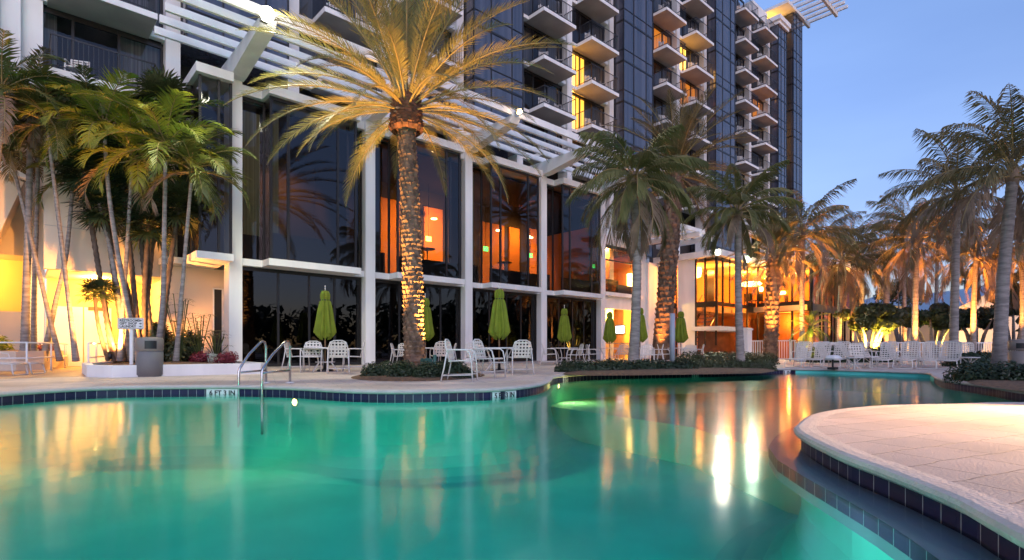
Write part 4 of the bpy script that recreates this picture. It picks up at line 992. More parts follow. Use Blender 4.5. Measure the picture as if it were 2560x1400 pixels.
def feather_palm(x, d_, ytop, label, xtop, r=.07, L=1.35, nf=12, seed=1, leaf='frond_lime', path=None, z0=.3, el0=75, span=95, ll=.55, lw=.075, bark='bark_gray'):
    rnd_ = random.Random(seed); b = D(x, d_, z0); tp = D(xtop, d_); tp.z = HC+(HY-ytop)/FPX*d_
    t = thing('slender_palm', label, 'palm tree', b)
    md = [D(px, d_, HC+(HY-py)/FPX*d_) for px, py in (path or [])]
    ring_trunk([b]+md+[tp], r*1.15, r*.75, n=10, rings=.11, amp=.05, bulge=r*.5).build('trunk', MAT[bark], t)
    mb = MB(); mb.tube([tp-Vector((0,0,.1)), tp+Vector((0,0,.25)), tp+Vector((0,0,.5))], [r*.8, r*1.1, r*.5], 8, 0)
    for i in range(nf):
        q = i/nf; az = i*2.39996+rnd_.uniform(-.3,.3); el = R(el0)-R(span)*q
        frond(mb, tp+Vector((0,0,.45-.25*q)), az, el, L*rnd_.uniform(.85,1.1), R(82)+R(20)*q, 28, ll, lw, hang=.4, vee=.3, rr=.022, rnd=rnd_, start=.14, m=2 if q > .93 else 0)
    mb.build('crown', [MAT[leaf], MAT['frond_rib'], MAT['frond_dry']], t)
LD = 17.0
feather_palm(392, 16.6, 395, 'slender grey palm nearest the white pillar with bright lime fronds', 414, seed=21, path=[(408,740),(411,560)], L=2.5, ll=.8, nf=20)
feather_palm(348, 16.9, 345, 'slender grey palm leaning left with the highest lime fronds', 262, seed=22, path=[(318,760),(292,620),(272,480)], L=2.5, ll=.8, nf=20)
feather_palm(330, 17.6, 330, 'slender grey palm trunk leaning left just behind the tallest one', 215, seed=23, path=[(300,760),(275,620),(240,470)], leaf='frond_green', L=2.4, nf=20)
feather_palm(108, 17.75, 470, 'orange lit palm leaning right out of the left planter', 182, seed=24, path=[(138,760),(165,640)], leaf='frond_green', L=1.3, nf=10)
feather_palm(62, 17.5, 290, 'palm with an orange lit trunk at the left edge, the stouter one', 76, seed=25, path=[(66,720),(72,520)], leaf='frond_coco', L=2.5, r=.10, nf=24)
feather_palm(84, 18.2, 330, 'thin palm just right of the stouter orange trunk at the left edge', 96, seed=26, path=[(86,720),(92,540)], leaf='frond_coco', L=2.2, r=.07, nf=20)
feather_palm(-40, 15.5, 260, 'palm at the far left edge with only its fronds in view', 5, seed=27, leaf='frond_green', L=2.2, nf=16)
for k, (x, xt, yt, L_, lf, lab) in enumerate(((190,120,330,2.2,'frond_green','slender palm behind, crown above the orange lit trunks'),(440,478,450,2.0,'frond_green','slender palm arching over the corner window'),(300,330,420,2.1,'frond_lime','slender palm with its crown in the heart of the cluster'),(150,30,400,2.1,'frond_coco','slender palm with brownish fronds near the left edge'))):
    feather_palm(x, 16.7+.25*k, yt, lab, xt, seed=130+k, leaf=lf, L=L_, nf=18, ll=.75, r=.06)
fan_palm(270, 17.3, 735, 'small fan palm with spiky heads beside the walkway ramp, leaning right', 236, .06, .38, 14, 31, 'leaf_dark')
fan_palm(296, 17.2, 730, 'second small fan palm head right above the forked dark stems', 258, .055, .36, 12, 32, 'leaf_dark')
for i, (x, xt, yt, R_) in enumerate(((285,208,430,.62),(318,262,520,.6),(352,300,400,.6),(362,372,560,.62),(385,340,470,.6),(398,446,520,.62),(352,405,250,.6),(372,180,250,.55))):
    fan_palm(x, 17.5+.12*i, yt, ['tall dark fan palm leaning furthest left in the cluster','dark fan palm trunk behind the forked stems','dark fan palm in the middle of the planter cluster','short dark fan palm straight behind the sign','dark fan palm with a mid height crown in the cluster','dark fan palm leaning right towards the corner window','tallest fan palm with its crown against the tower railing','pale fan palm crown at the upper left of the cluster'][i], xt, .085, R_*1.1, 30, 40+i, 'leaf_mid' if i in (5,6,7) else 'leaf_dark', z0=.25)

for k, (a_, b_, c_, d_, e_, f_) in enumerate(uplight_later):
    uplight((a_, b_, c_), (d_, e_, f_), (950, 1100, 1500)[k], (1,.40,.08), ['uplight behind the palms washing the wall above the walkway','uplight behind the palms washing the wall by the side door','uplight in the left planter washing the end wall'][k], 120)
# leafy shrubs built from many small leaves
def leaf_blob(mb, c, rx, ry, rz, n, s, rnd_, m=0, flat=0, ms=1):
    for _ in range(n):
        while True:
            p = Vector((rnd_.uniform(-1,1), rnd_.uniform(-1,1), rnd_.uniform(-1 if not flat else -.2,1)))
            if .35 < p.length < 1: break
        q = Vector((c[0]+p.x*rx, c[1]+p.y*ry, c[2]+p.z*rz)); 
        n_ = (p+Vector((rnd_.uniform(-.7,.7),rnd_.uniform(-.7,.7),rnd_.uniform(-.2,.9)))).normalized(); a = n_.cross(Vector((rnd_.uniform(-1,1),rnd_.uniform(-1,1),rnd_.uniform(-1,1)))).normalized(); b = n_.cross(a)
        l_ = s*rnd_.uniform(.6,1.2)
        mb.face([q-a*l_, q+b*l_*.45, q+a*l_, q-b*l_*.45], m if ms == 1 else rnd_.choice(ms))
def hedge(name, label, pts, wdt, h, n, seed, m, leaf=.04, cat='hedge'):
    rnd_ = random.Random(seed); b = Vector((*pts[0], 0)); t = thing(name, label, cat, b); mb = MB(); pts = [Vector((*p, 0)) for p in pts]
    Ls = [(pts[i+1]-pts[i]).length for i in range(len(pts)-1)]; tot = sum(Ls); step = wdt*.55; k = 0
    while k*step < tot:
        s0 = k*step; i = 0
        while s0 > Ls[i] and i < len(Ls)-1: s0 -= Ls[i]; i += 1
        q = pts[i].lerp(pts[i+1], s0/Ls[i]); hh = h*rnd_.uniform(.82,1.08)
        leaf_blob(mb, (q.x+rnd_.uniform(-.1,.1), q.y+rnd_.uniform(-.1,.1), 0.02), wdt*.6, wdt*.6, hh, n, leaf, rnd_, flat=1); k += 1
    mb.build('foliage', MAT[m], t); return t
def mulch_bed(name, label, pts, z=.05, m='mulch', cat='planting bed'):
    t = thing(name, label, cat, (pts[0][0], pts[0][1], 0)); mb = MB()
    c = Vector((sum(p[0] for p in pts)/len(pts), sum(p[1] for p in pts)/len(pts)))
    n = len(pts); ins = [(p[0]+(c.x-p[0])*.12, p[1]+(c.y-p[1])*.12) for p in pts]
    for i in range(n):
        j = (i+1) % n; mb.face([(*pts[i],.003),(*pts[j],.003),(*ins[j],z),(*ins[i],z)], 0, True); mb.face([(*ins[i],z),(*ins[j],z),(c.x,c.y,z+.04)], 0, True)
    mb.build('mulch', MAT[m], t); return t
def ell(c, a, b, n=28, rot=0):
    return [(c.x+(CAMR.x*cos(q)*a+CAMF.x*sin(q)*b), c.y+(CAMR.y*cos(q)*a+CAMF.y*sin(q)*b)) for q in [2*pi*i/n for i in range(n)]]
bedc = D(1052, 14.0)
mulch_bed('palm_bed', 'oval bed of brown mulch round the foot of the big date palm', ell(bedc, 1.65, 2.5))
# the palm stands in that bed: two low dark shrub mounds
for x, wd, lab, sd_ in ((968, .55, 'low dark shrub mound left of the big date palm', 51), (1102, .52, 'low dark shrub mound right of the big date palm', 52)):
    c = D(x, 12.6); t = thing('shrub', lab, 'shrub', c); mb = MB(); rn = random.Random(sd_)
    for k in range(6): leaf_blob(mb, (c.x+CAMR.x*rn.uniform(-.45,.45)+CAMF.x*rn.uniform(-.3,.5), c.y+CAMR.y*rn.uniform(-.45,.45)+CAMF.y*rn.uniform(-.3,.5), .05), .32, .32, rn.uniform(.32,.44), 1500, .036, rn, flat=1)
    mb.build('foliage', MAT['leaf_dark'], t)
c = D(1158, 12.9); t = thing('shrub', 'low dark shrub behind the legs of the nearest white chair', 'shrub', c); mb = MB(); leaf_blob(mb, (c.x,c.y,.03), .3, .3, .26, 1300, .034, rnd, flat=1); mb.build('foliage', MAT['leaf_dark'], t)
hl = [D(1425,16.2).xy, D(1530,16.4).xy, D(1640,16.6).xy, D(1745,16.9).xy]
hedge('hedge', 'long low dark hedge between the pool edge and the umbrella tables', hl, .75, .36, 1500, 61, 'leaf_dark', .045)
hedge('hedge', 'low hedge continuing to the right around the grey palm', [D(1745,18.0).xy, D(1840,18.2).xy, D(1925,18.0).xy], .8, .34, 1500, 62, 'leaf_mid', .045)
hedge('hedge', 'lighter green ground hedge behind the right umbrella tables', [D(1735,24).xy, D(1800,25).xy, D(1900,25).xy], 1.6, .62, 1800, 63, 'leaf_mid', .06)
mulch_bed('hedge_bed', 'strip of brown mulch along the pool edge under the long hedge', [tuple(D(*q).xy) for q in ((1405,14.6),(1480,13.9),(1600,14.1),(1760,14.6),(1900,15.2),(1935,16.5),(1940,20),(1800,20.5),(1600,18.2),(1425,17.8))])
# right hand bed
mulch_bed('palm_bed', 'dark planted bed at the right edge round the thick palm', [tuple(D(*q).xy) for q in ((2395,12.8),(2440,10.2),(2560,8.8),(2760,8.6),(2900,14),(2700,19),(2470,18.5),(2400,15.5))])
hedge('hedge', 'dark shrubs filling the right edge bed in front of the thick palm', [D(2425,12.0).xy, D(2500,11.2).xy, D(2600,10.8).xy, D(2720,11).xy], .85, .42, 1600, 64, 'leaf_dark', .045)
hedge('hedge', 'clipped dark hedge right behind the row of white loungers', [D(2055,27).xy, D(2150,27.5).xy, D(2235,28).xy], 1.0, .95, 2200, 65, 'leaf_dark', .06)
hedge('hedge', 'dark shrubs in front of the white fence at the right', [D(2400,21).xy, D(2450,22).xy, D(2500,23).xy], 1.1, .6, 1400, 66, 'leaf_dark', .07)
hedge('hedge', 'low green shrubs beside the fence gate left of the loungers', [D(1900,24).xy, D(1925,23.5).xy], .8, .5, 1300, 67, 'leaf_mid', .05)
def round_tree(x, d_, yc, rpx, hpx, label, seed, n=11000):
    rn = random.Random(seed); b = D(x, d_); t = thing('shade_tree', label, 'tree', b); zc = HC+(HY-yc)/FPX*d_; r = rpx*d_/FPX; h = hpx*d_/FPX
    mb = MB()
    for k in range(6):
        an = k*1.05+rn.uniform(-.2,.2); e = b+Vector((cos(an)*r*.7, sin(an)*r*.7, zc+rn.uniform(-.2,.3)*h)); mb.tube([b+Vector((cos(an)*.1, sin(an)*.1, 0)), b.lerp(e,.5)+Vector((0,0,.3)), e], [.13,.09,.03], 7)
    mb.build('trunk', MAT['bark_gray'], t)
    mb = MB()
    for k in range(26):
        an = rn.uniform(0, 2*pi); rr = r*rn.random()**.5*.85; q = (b.x+cos(an)*rr, b.y+sin(an)*rr, zc+rn.uniform(-.55,.75)*h*(1-.5*rr/r))
        leaf_blob(mb, q, r*.28, r*.28, h*.30, n//26, .15, rn)
    mb.build('crown', MAT['leaf_mid'] if seed % 2 else MAT['leaf_dark'], t)
    return b
tb = round_tree(2172, 33, 800, 78, 52, 'broad dark tree lit orange underneath just right of the restaurant', 71)
uplight(tb+Vector((-.9,-.9,0)), tb+Vector((.3,.3,3)), 2600, (1,.60,.08), 'uplight at the foot of the broad dark tree', 90)
tb = round_tree(2330, 34, 795, 75, 42, 'dark spreading tree between the grey palms behind the fence', 72)
uplight(tb+Vector((.6,-1.2,0)), tb+Vector((.9,.3,3)), 1500, (1,.60,.08), 'uplight at the foot of the spreading tree', 80)
round_tree(2440, 36, 800, 55, 38, 'dark tree behind the cream lit palm trunk', 74, 3600)
round_tree(2255, 52, 735, 60, 50, 'far dark tree filling the gap under the palm crowns', 75, 3600)
round_tree(2110, 52, 745, 46, 44, 'far dark tree behind the restaurant corner', 76, 3000)
round_tree(2535, 40, 760, 50, 60, 'dark leafy tree at the right edge behind the thick palm', 77, 4000)
# small pygmy date palm in front of restaurant
feather_palm(2026, 27.5, 838, 'squat feathery palm lit yellow in front of the restaurant', 2026, seed=81, leaf='frond_lime', L=1.25, nf=20, r=.14, z0=0, ll=.4, lw=.03, el0=80, span=110, bark='bark_dark')
b = D(2026, 26.6); uplight(b, D(2026, 27.5, 1.6), 260, (1,.62,.10), 'uplight in front of the squat feathery palm', 80)
feather_palm(2413, 75, 708, 'tiny distant palm showing above the pale blue roof', 2413, seed=82, leaf='leaf_dark', L=2.0, nf=14, r=.2, z0=0, ll=.8, lw=.1)

# tree line out beyond the pool, behind the viewer, that the windows mirror
mb = MB(); rn = random.Random(90)
for k in range(46):
    a_ = -2.6+k*.085; c = Vector((cos(a_)*46, sin(a_)*46-4, 0))
    if c.y > 2: continue
    for j in range(3): leaf_blob(mb, (c.x+rn.uniform(-2,2), c.y+rn.uniform(-2,2), 2+j*1.6), 3.2, 3.2, 2.2, 90, .75, rn)
tag(mb.build('tree_line', MAT['leaf_dark']), 'dark line of distant trees across the pool', 'trees', kind='stuff')

# ---------------------------------------------------------------- planters, rails, bin, sign
pl = thing('planter', 'low white walled planter full of palms left of the pillar', 'planter', P(268, 943))
A = [P(640,934), P(452,939.5), P(268,943), P(238,937)]; A = [(p.x, p.y) for p in A]
rim = [(5.02,16.25),(1.72,16.0),(1.35,16.6),(1.35,19.0),(2.0,22.6),(5.4,22.8),(5.4,16.25)]
rim = [(5.05,15.75),(1.75,16.1),(1.35,16.9),(1.45,19.6),(2.7,22.7),(5.55,22.7),(5.55,20.9),(5.3,16.0)]
mb = MB(); n = len(rim); c = Vector((3.4,19.0))
inr = [tuple(Vector(p)+(c-Vector(p)).normalized()*.22) for p in rim]
for i in range(n):
    j = (i+1) % n; a, b, c2, d2 = rim[i], rim[j], inr[j], inr[i]
    mb.face([(*a,0),(*a,.29),(*b,.29),(*b,0)]); mb.face([(*a,.29),(*d2,.29),(*c2,.29),(*b,.29)]); mb.face([(*d2,0),(*c2,0),(*c2,.29),(*d2,.29)])
mb.build('wall', MAT['stucco'], pl)
mb = MB(); 
for i in range(n):
    j = (i+1) % n; mb.face([(*inr[i],.22),(*inr[j],.22),(c.x,c.y,.30)], 0, True)
mb.build('mulch', MAT['mulch'], pl)
lp = thing('planter', 'tan walled planter beside the ramp at the left edge', 'planter', (-.5,18,0))
rim2 = [tuple(D(*q).xy) for q in ((-140,17.0),(40,16.8),(110,17.5),(165,19.6),(100,22.5),(-140,21))]
c = Vector((sum(p[0] for p in rim2)/6, sum(p[1] for p in rim2)/6)); inr2 = [tuple(Vector(p)+(c-Vector(p)).normalized()*.2) for p in rim2]; mb = MB()
for i in range(6):
    j = (i+1) % 6; mb.face([(*rim2[i],0),(*rim2[i],.62),(*rim2[j],.62),(*rim2[j],0)]); mb.face([(*rim2[i],.62),(*inr2[i],.62),(*inr2[j],.62),(*rim2[j],.62)])
mb.build('wall', MAT['stucco_warm'], lp)
mb = MB()
for i in range(6): mb.face([(*inr2[i],.56),(*inr2[(i+1) % 6],.56),(c.x,c.y,.66)], 0, True)
mb.build('mulch', MAT['mulch'], lp)
# shrubs in planters
def leafy(x, d_, z0, r, h, label, m, seed, n=900, s=.05, name='shrub'):
    q = D(x, d_, z0); t = thing(name, label, 'shrub', q); rn = random.Random(seed); mb = MB()
    for k in range(5): leaf_blob(mb, (q.x+rn.uniform(-.4,.4)*r, q.y+rn.uniform(-.4,.4)*r, z0+rn.uniform(.1,.6)*h), r*.6, r*.6, h*.5, n//5, s, rn)
    mb.build('foliage', MAT[m], t)
leafy(505,17.5,.25,.45,.35,'bush with pink red leaves at the planter end, left of two','leaf_red',101)
leafy(565,16.9,.25,.40,.36,'bush with pink red leaves against the white pillar foot','leaf_red',102)
leafy(532,17.2,.25,.22,.30,'pale silvery bush between the two red leaved bushes','leaf_pale',103, 300)
leafy(435,18.0,.3,.6,.9,'dark green bush filling the planter behind the bin','leaf_mid',104,1600,.07)
leafy(400,18.6,.3,.7,1.25,'tall mass of dark leaves filling the middle of the palm cluster','leaf_dark',108,2600,.08)
leafy(322,19.2,.3,.5,.7,'leafy undergrowth behind the small fan palms','leaf_mid',109,1400,.07)
leafy(470,18.6,.3,.5,1.0,'dark leafy bush behind the finger leaved palms','leaf_dark',110,1600,.08)
leafy(348,18.6,.3,.5,.5,'low dark bush behind the sign post','leaf_dark',105,1000,.06)
leafy(110,19.5,.6,.5,.3,'reddish ground bush in the left planter by the rail','leaf_red',106,500,.06)
leafy(10,18.5,.6,.5,.5,'spiky yellow green bush at the left edge of the planter','frond_lime',107,500,.07)
# rhapis style fans at right of planter
for i, (x, y, lab) in enumerate(((450,745,'leafy bush palm with finger leaves left of the side door'),(500,790,'leafy bush palm with finger leaves in front of the side door'),(540,830,'shortest bush palm with finger leaves by the pillar'))):
    q = D(x, 17.4+.2*i, .3); t = thing('bush_palm', lab, 'plant', q); mb = MB(); rn = random.Random(110+i); zt = HC+(HY-y)/FPX*17.5
    for k in range(16):
        az = rn.uniform(0, 6.28); rr = rn.uniform(.1,.45); tip = Vector((q.x+cos(az)*rr, q.y+sin(az)*rr, zt*rn.uniform(.6,1.05)))
        fan(mb, tip, Vector((cos(az),sin(az),-.1)), .30, 9, rn, stem=q)
    mb.build('foliage', [MAT['leaf_mid'], MAT['frond_green']], t)
# rubbish bin
q = P(374, 941); t = thing('litter_bin', 'round grey litter bin with a dark side opening in front of the white planter', 'litter bin', q, local=True)
ang = math.atan2(-q.y, -q.x)
mb = MB(); mb.lathe([(.27,0),(.27,.03),(.295,.05),(.295,.62),(.28,.63),(0,.63)], 36); mb.build('body', MAT['bin_gray'], t)
mb = MB(); mb.lathe([(.285,.635),(.30,.65),(.30,.93),(.27,.965),(.12,.985),(0,.985)], 36); mb.build('lid', MAT['bin_top'], t)
mb = MB()
for k in range(10):
    a0 = ang+.55-.62+k*.085-.28; a1 = a0+.085
    mb.face([(cos(a0)*.304,sin(a0)*.304,.69),(cos(a1)*.304,sin(a1)*.304,.69),(cos(a1)*.304,sin(a1)*.304,.89),(cos(a0)*.304,sin(a0)*.304,.89)])
mb.build('opening', MAT['black'], t)
q = D(2560-8, 16.5); t = thing('litter_bin', 'second litter bin at the right edge beside the thick palm', 'litter bin', q, local=True)
mb = MB(); mb.lathe([(.27,0),(.295,.05),(.295,.62),(0,.63)], 28); mb.build('body', MAT['bin_top'], t); mb = MB(); mb.lathe([(.285,.635),(.30,.65),(.30,.93),(.2,.97),(0,.985)], 28); mb.build('lid', MAT['bin_top'], t)
ang = math.atan2(-q.y, -q.x); mb = MB()
for k in range(8):
    a0 = ang-.35+k*.09; a1 = a0+.09; mb.face([(cos(a0)*.304,sin(a0)*.304,.70),(cos(a1)*.304,sin(a1)*.304,.70),(cos(a1)*.304,sin(a1)*.304,.86),(cos(a0)*.304,sin(a0)*.304,.86)])
mb.build('opening', MAT['black'], t)
# direction sign
sd0 = 14.9; q = D(327, sd0, .25); t = thing('direction_sign', 'white sign on a post listing restrooms, gift shop and laundry', 'sign', q, math.atan2(CAMR.y, CAMR.x)+R(6), local=True)
zc = HC+(HY-809)/FPX*sd0-.25
mb = MB(); mb.box(-.04,.04,.01,.05,0,zc); mb.build('post', MAT['white_paint'], t)
mb = MB(); mb.box(-.34,.34,-.012,.009,zc-.155,zc+.155); mb.build('panel', MAT['sign_board'], t, bevel=.01)
mb = MB()
for (a_, b_, c_, d_) in ((-.325,.325,zc+.133,zc+.141),(-.325,.325,zc-.141,zc-.133),(-.325,-.317,zc-.133,zc+.133),(.317,.325,zc-.133,zc+.133)): mb.box(a_, b_, -.016, -.0125, c_, d_)
mb.build('border', MAT['text_black'], t)
for k, s_ in enumerate(('RESTROOMS','GIFT SHOP','LAUNDRY')):
    text_obj(s_, .092, 'lettering', MAT['text_black'], t, Matrix.Translation((-.28,-.016,zc+.082-k*.082)) @ Matrix.Rotation(R(90),4,'X'), .001, 'LEFT')
    mb = MB(); zz = zc+.082-k*.082
    mb.face([(.22,-.018,zz-.01),(.27,-.018,zz-.01),(.27,-.018,zz+.01),(.22,-.018,zz+.01)]); mb.face([(.26,-.018,zz-.028),(.295,-.018,zz),(.26,-.018,zz+.028)]); mb.build('arrow', MAT['text_black'], t)
# pool handrails
def handrail(xa, ya, label):
    a = P(xa, ya, WZ); e1 = (P(655+(xa-655)*.9+(10 if xa > 620 else 8), 957)-a); 
    b = P({655:725, 597:665}[xa], 957.5)
    t = thing('handrail', label, 'handrail', (a.x, a.y, 0)); d = (b-a); d.z = 0; L_ = d.length; d.normalize()
    o = Vector((a.x, a.y, 0)); pts = [o+Vector((0,0,-.9)), o+Vector((0,0,.02)), o+Vector((0,0,.26)), o+d*.03+Vector((0,0,.33)), o+d*L_*.35+Vector((0,0,.58)), o+d*L_*.75+Vector((0,0,.80)), o+d*L_*.86+Vector((0,0,.845)), o+d*L_*.95+Vector((0,0,.83)), o+d*L_+Vector((0,0,.74)), o+d*L_+Vector((0,0,.4)), o+d*L_]
    mb = MB(); mb.tube(pts, .024, 12); mb.tube([o+Vector((0,0,.24)), o+d*L_+Vector((0,0,.26))], .02, 10); mb.build('rail', MAT['steel'], t)
    mb = MB(); mb.lathe([(0,.03),(.07,.025),(.085,.006),(.085,0)], 16, o+d*L_); mb.build('flange', MAT['white_plastic'], t)
handrail(655, 988, 'bent steel pool handrail nearer the lamp, the right one of the pair')
handrail(597, 985.5, 'bent steel pool handrail nearer the depth marker, the left one of the pair')
# ramp railings
def railing(name, label, pts, h, m, bars=None, rad=.022, low=.5):
    t = thing(name, label, 'railing', pts[0]); mb = MB(); P_ = [Vector(p) for p in pts]
    mb.tube([p+Vector((0,0,h)) for p in P_], rad, 8); mb.tube([p+Vector((0,0,h*low)) for p in P_], rad, 8); mb.build('rail', MAT[m], t)
    for p in P_: mb = MB(); mb.tube([p, p+Vector((0,0,h))], rad*1.1, 8); mb.build('post', MAT[m], t)
    return t
railing('ramp_railing', 'white tube railing along the ramp beside the left planter', [D(-60,14.6), D(67,14.9), D(128,17.0), D(162,19.2), D(168,20.0)], .86, 'white_paint')
railing('ramp_railing', 'white tube railing between the ramp and the palm planter', [D(221,15.6), D(241,17.6), D(300,20.5)], .86, 'white_paint')
# easel by wall
# stacked loungers cropped at the left edge -> built below with the lounger builder

# ---------------------------------------------------------------- fence, walls, houses on the right
def fence(pts, h, label, step=.13):
    t = thing('fence', label, 'fence', (*pts[0], 0)); mb = MB(); post = MB()
    for i in range(len(pts)-1):
        a = Vector((*pts[i],0)); b = Vector((*pts[i+1],0)); d = (b-a); L_ = d.length; d.normalize(); an = math.atan2(d.y, d.x)
        T_ = Matrix.Translation(a) @ Matrix.Rotation(an, 4, 'Z')
        mb.box(0, L_, -.02, .02, h-.06, h, 0, T_); mb.box(0, L_, -.02, .02, .1, .15, 0, T_)
        k = 0
        while k*step < L_: mb.box(k*step, k*step+.035, -.012, .012, .15, h-.06, 0, T_); k += 1
        k = 0
        while k*2.4 < L_: pb = MB(); pb.box(k*2.4-.04, k*2.4+.04, -.04, .04, 0, h+.06, 0, T_); pb.build('post', MAT['white_paint'], t); k += 1
    mb.build('pickets', MAT['white_paint'], t, off=None)
fence([tuple(D(*q).xy) for q in ((1865,31),(1990,29))], 1.15, 'white picket fence section in front of the restaurant, left of the loungers')
fence([tuple(D(*q).xy) for q in ((2168,31),(2282,30.5),(2336,30.5))], 1.05, 'white picket fence section behind the clipped hedge')
fence([tuple(D(*q).xy) for q in ((2395,31),(2600,31))], 1.05, 'white picket fence section at the right behind the cream palm')
mb = MB(); a = D(1990,29); b = D(2100,30.5); d = b-a; T_ = Matrix.Translation(a) @ Matrix.Rotation(math.atan2(d.y, d.x), 4, 'Z'); t = thing('garden_wall', 'low white wall between the picket fence and the clipped hedge', 'wall', a)
mb.box(0, d.length, -.1, .1, 0, 1.05, 0, T_); mb.build('wall', MAT['stucco'], t)
t = thing('planter_post', 'square white masonry post at the end of the picket fence below the corner window', 'post', D(1862, 30)); q = D(1862,30); mb = MB(); mb.box(q.x-.28,q.x+.28,q.y-.28,q.y+.28,0,1.7); mb.box(q.x-.33,q.x+.33,q.y-.33,q.y+.33,1.7,1.8); mb.build('shaft', MAT['stucco'], t, bevel=.01)
q = D(1681, 17.2); t = thing('grey_post', 'plain grey cylindrical post standing in the hedge before the umbrellas', 'post', q); mb = MB(); zt = HC+(HY-786)/FPX*17.2; mb.tube([q, (q.x,q.y,zt)], .082, 20); mb.build('shaft', MAT['gray_pole'], t); mb = MB(); mb.lathe([(.086,0),(.08,.03),(0,.035)], 20, (q.x,q.y,zt)); mb.build('cap', MAT['gray_pole'], t)
t = thing('beach_house', 'low cream house with a pale blue metal roof far behind the fence', 'house', D(2400, 62))
T_ = Matrix.Translation(D(2235, 62)) @ Matrix.Rotation(-math.atan2(ST, CT)+R(4), 4, 'Z'); mb = MB(); mb.box(0, 26, 0, 10, 0, 5.6, 0, T_); mb.build('wall', MAT['stucco_warm'], t)
mb = MB()
def F_(pts, m=0): mb.face([tuple(T_ @ Vector(p)) for p in pts], m)
F_([(-.8,-.8,5.5),(26.8,-.8,5.5),(24,5,7.6),(3,5,7.6)]); F_([(-.8,-.8,5.5),(3,5,7.6),(-.8,10.8,5.5)]); F_([(26.8,-.8,5.5),(26.8,10.8,5.5),(24,5,7.6)]); F_([(26.8,10.8,5.5),(-.8,10.8,5.5),(3,5,7.6),(24,5,7.6)]); F_([(-.8,-.8,5.49),(-.8,10.8,5.49),(26.8,10.8,5.49),(26.8,-.8,5.49)])
for k in range(34): 
    x = -.5+k*.8; f = min(1, max(0, (x+.8)/3.8), max(0,(26.8-x)/2.8) if x > 24 else 1)
    mb.tube([T_ @ Vector((x,-.8,5.53)), T_ @ Vector((x, -.8+5.8*f, 5.53+2.1*f))], .03, 4)
mb.build('roof', MAT['metal_roof'], t)
for k in range(5):
    mb = MB(); mb.box(2.5+k*5, 4.2+k*5, -.05, .02, 1.2, 3.6, 0, T_); wf = mb.build('window', MAT['white_paint'], t); mb = MB(); mb.box(2.62+k*5, 4.08+k*5, -.07, -.052, 1.32, 3.48, 0, T_); mb.build('pane', MAT['bay_glass'], wf)
t = thing('garden_house', 'small cream house with a peaked end wall lit warm at the right', 'house', D(2470, 50)); T_ = Matrix.Translation(D(2395, 50)) @ Matrix.Rotation(-math.atan2(ST, CT), 4, 'Z')
mb = MB(); mb.box(0, 9, 0, 8, 0, 4.6, 0, T_); 
for pts in ([(0,0,4.6),(9,0,4.6),(4.5,0,6.6)],[(0,8,4.6),(4.5,8,6.6),(9,8,4.6)]): mb.face([tuple(T_ @ Vector(p)) for p in pts])
mb.build('wall', MAT['stucco_warm'], t)
mb = MB(); 
for pts in ([(-.5,-.5,4.4),(4.5,-.5,6.7),(4.5,8.5,6.7),(-.5,8.5,4.4)],[(9.5,-.5,4.4),(9.5,8.5,4.4),(4.5,8.5,6.7),(4.5,-.5,6.7)]): mb.face([tuple(T_ @ Vector(p)) for p in pts])
mb.build('roof', MAT['metal_roof'], t)
p_ = D(2470, 44); uplight(p_, D(2480, 50, 3.5), 1500, (1,.55,.15), 'uplight washing the end wall of the small cream house', 100)
p_ = D(2225, 56); uplight(p_, D(2235, 62, 3), 900, (1,.55,.15), 'uplight washing the wall of the far cream house', 100)

# ---------------------------------------------------------------- patio chairs, tables, umbrellas
def strap_grid(mb, w_, h_, nx, ny, T_, m=0, sw=.05):
    for i in range(nx):
        x = -w_/2+(i+.5)*w_/nx; mb.box(x-sw/2, x+sw/2, -.004, .004, 0, h_, m, T_)
    for j in range(ny):
        z = (j+.5)*h_/ny; mb.box(-w_/2, w_/2, -.008, .008, z-sw*.5, z+sw*.5, m, T_)
def patio_chair():
    t = thing('patio_chair', '', 'chair', (0,0,0), group='white strap chairs round the poolside tables', local=True)
    WP = MAT['white_plastic']
    # faces -y ; back at +y
    TB = Matrix.Translation((0,.20,.42)) @ Matrix.Rotation(R(-14), 4, 'X')
    mb = MB(); r_ = .014; pts = [(-.23,0,-.02),(-.24,0,.30),(-.20,0,.42),(-.10,0,.47),(.10,0,.47),(.20,0,.42),(.24,0,.30),(.23,0,-.02)]
    mb.tube([TB @ Vector(p) for p in pts], r_, 8); mb.build('back_frame', WP, t)
    mb = MB(); strap_grid(mb, .44, .44, 5, 5, TB @ Matrix.Translation((0,0,.005)), sw=.040); mb.build('backrest', MAT['strap'], t)
    mb = MB(); TS = Matrix.Translation((0,-.24,.42)) @ Matrix.Rotation(R(-92), 4, 'X'); strap_grid(mb, .46, .45, 6, 6, Matrix.Translation((0,.20,.425)) @ Matrix.Rotation(R(88), 4, 'X'), sw=.055); mb.build('seat', MAT['strap'], t)
    mb = MB(); mb.tube([(-.24,.22,.42),(-.25,-.22,.44),(-.2,-.26,.43),(.2,-.26,.43),(.25,-.22,.44),(.24,.22,.42)], r_, 8); mb.build('seat_frame', WP, t)
    for sx in (-1, 1):
        mb = MB(); mb.tube([(sx*.27,-.30,0),(sx*.275,-.27,.42),(sx*.28,-.23,.60),(sx*.28,-.16,.655),(sx*.28,.05,.66),(sx*.275,.22,.655),(sx*.255,.27,.62)], .016, 8); mb.build('armrest', WP, t)
        mb = MB(); mb.tube([(sx*.255,.245,.64),(sx*.27,.30,.30),(sx*.285,.37,0)], .015, 8); mb.build('leg', WP, t)
        mb = MB(); mb.tube([(sx*.272,-.29,.14),(sx*.28,.34,.12)], .01, 6); mb.build('stretcher', WP, t)
    mb = MB(); mb.tube([(-.276,.333,.13),(.276,.333,.13)], .01, 6); mb.build('stretcher', WP, t)
    freeze(t); return t
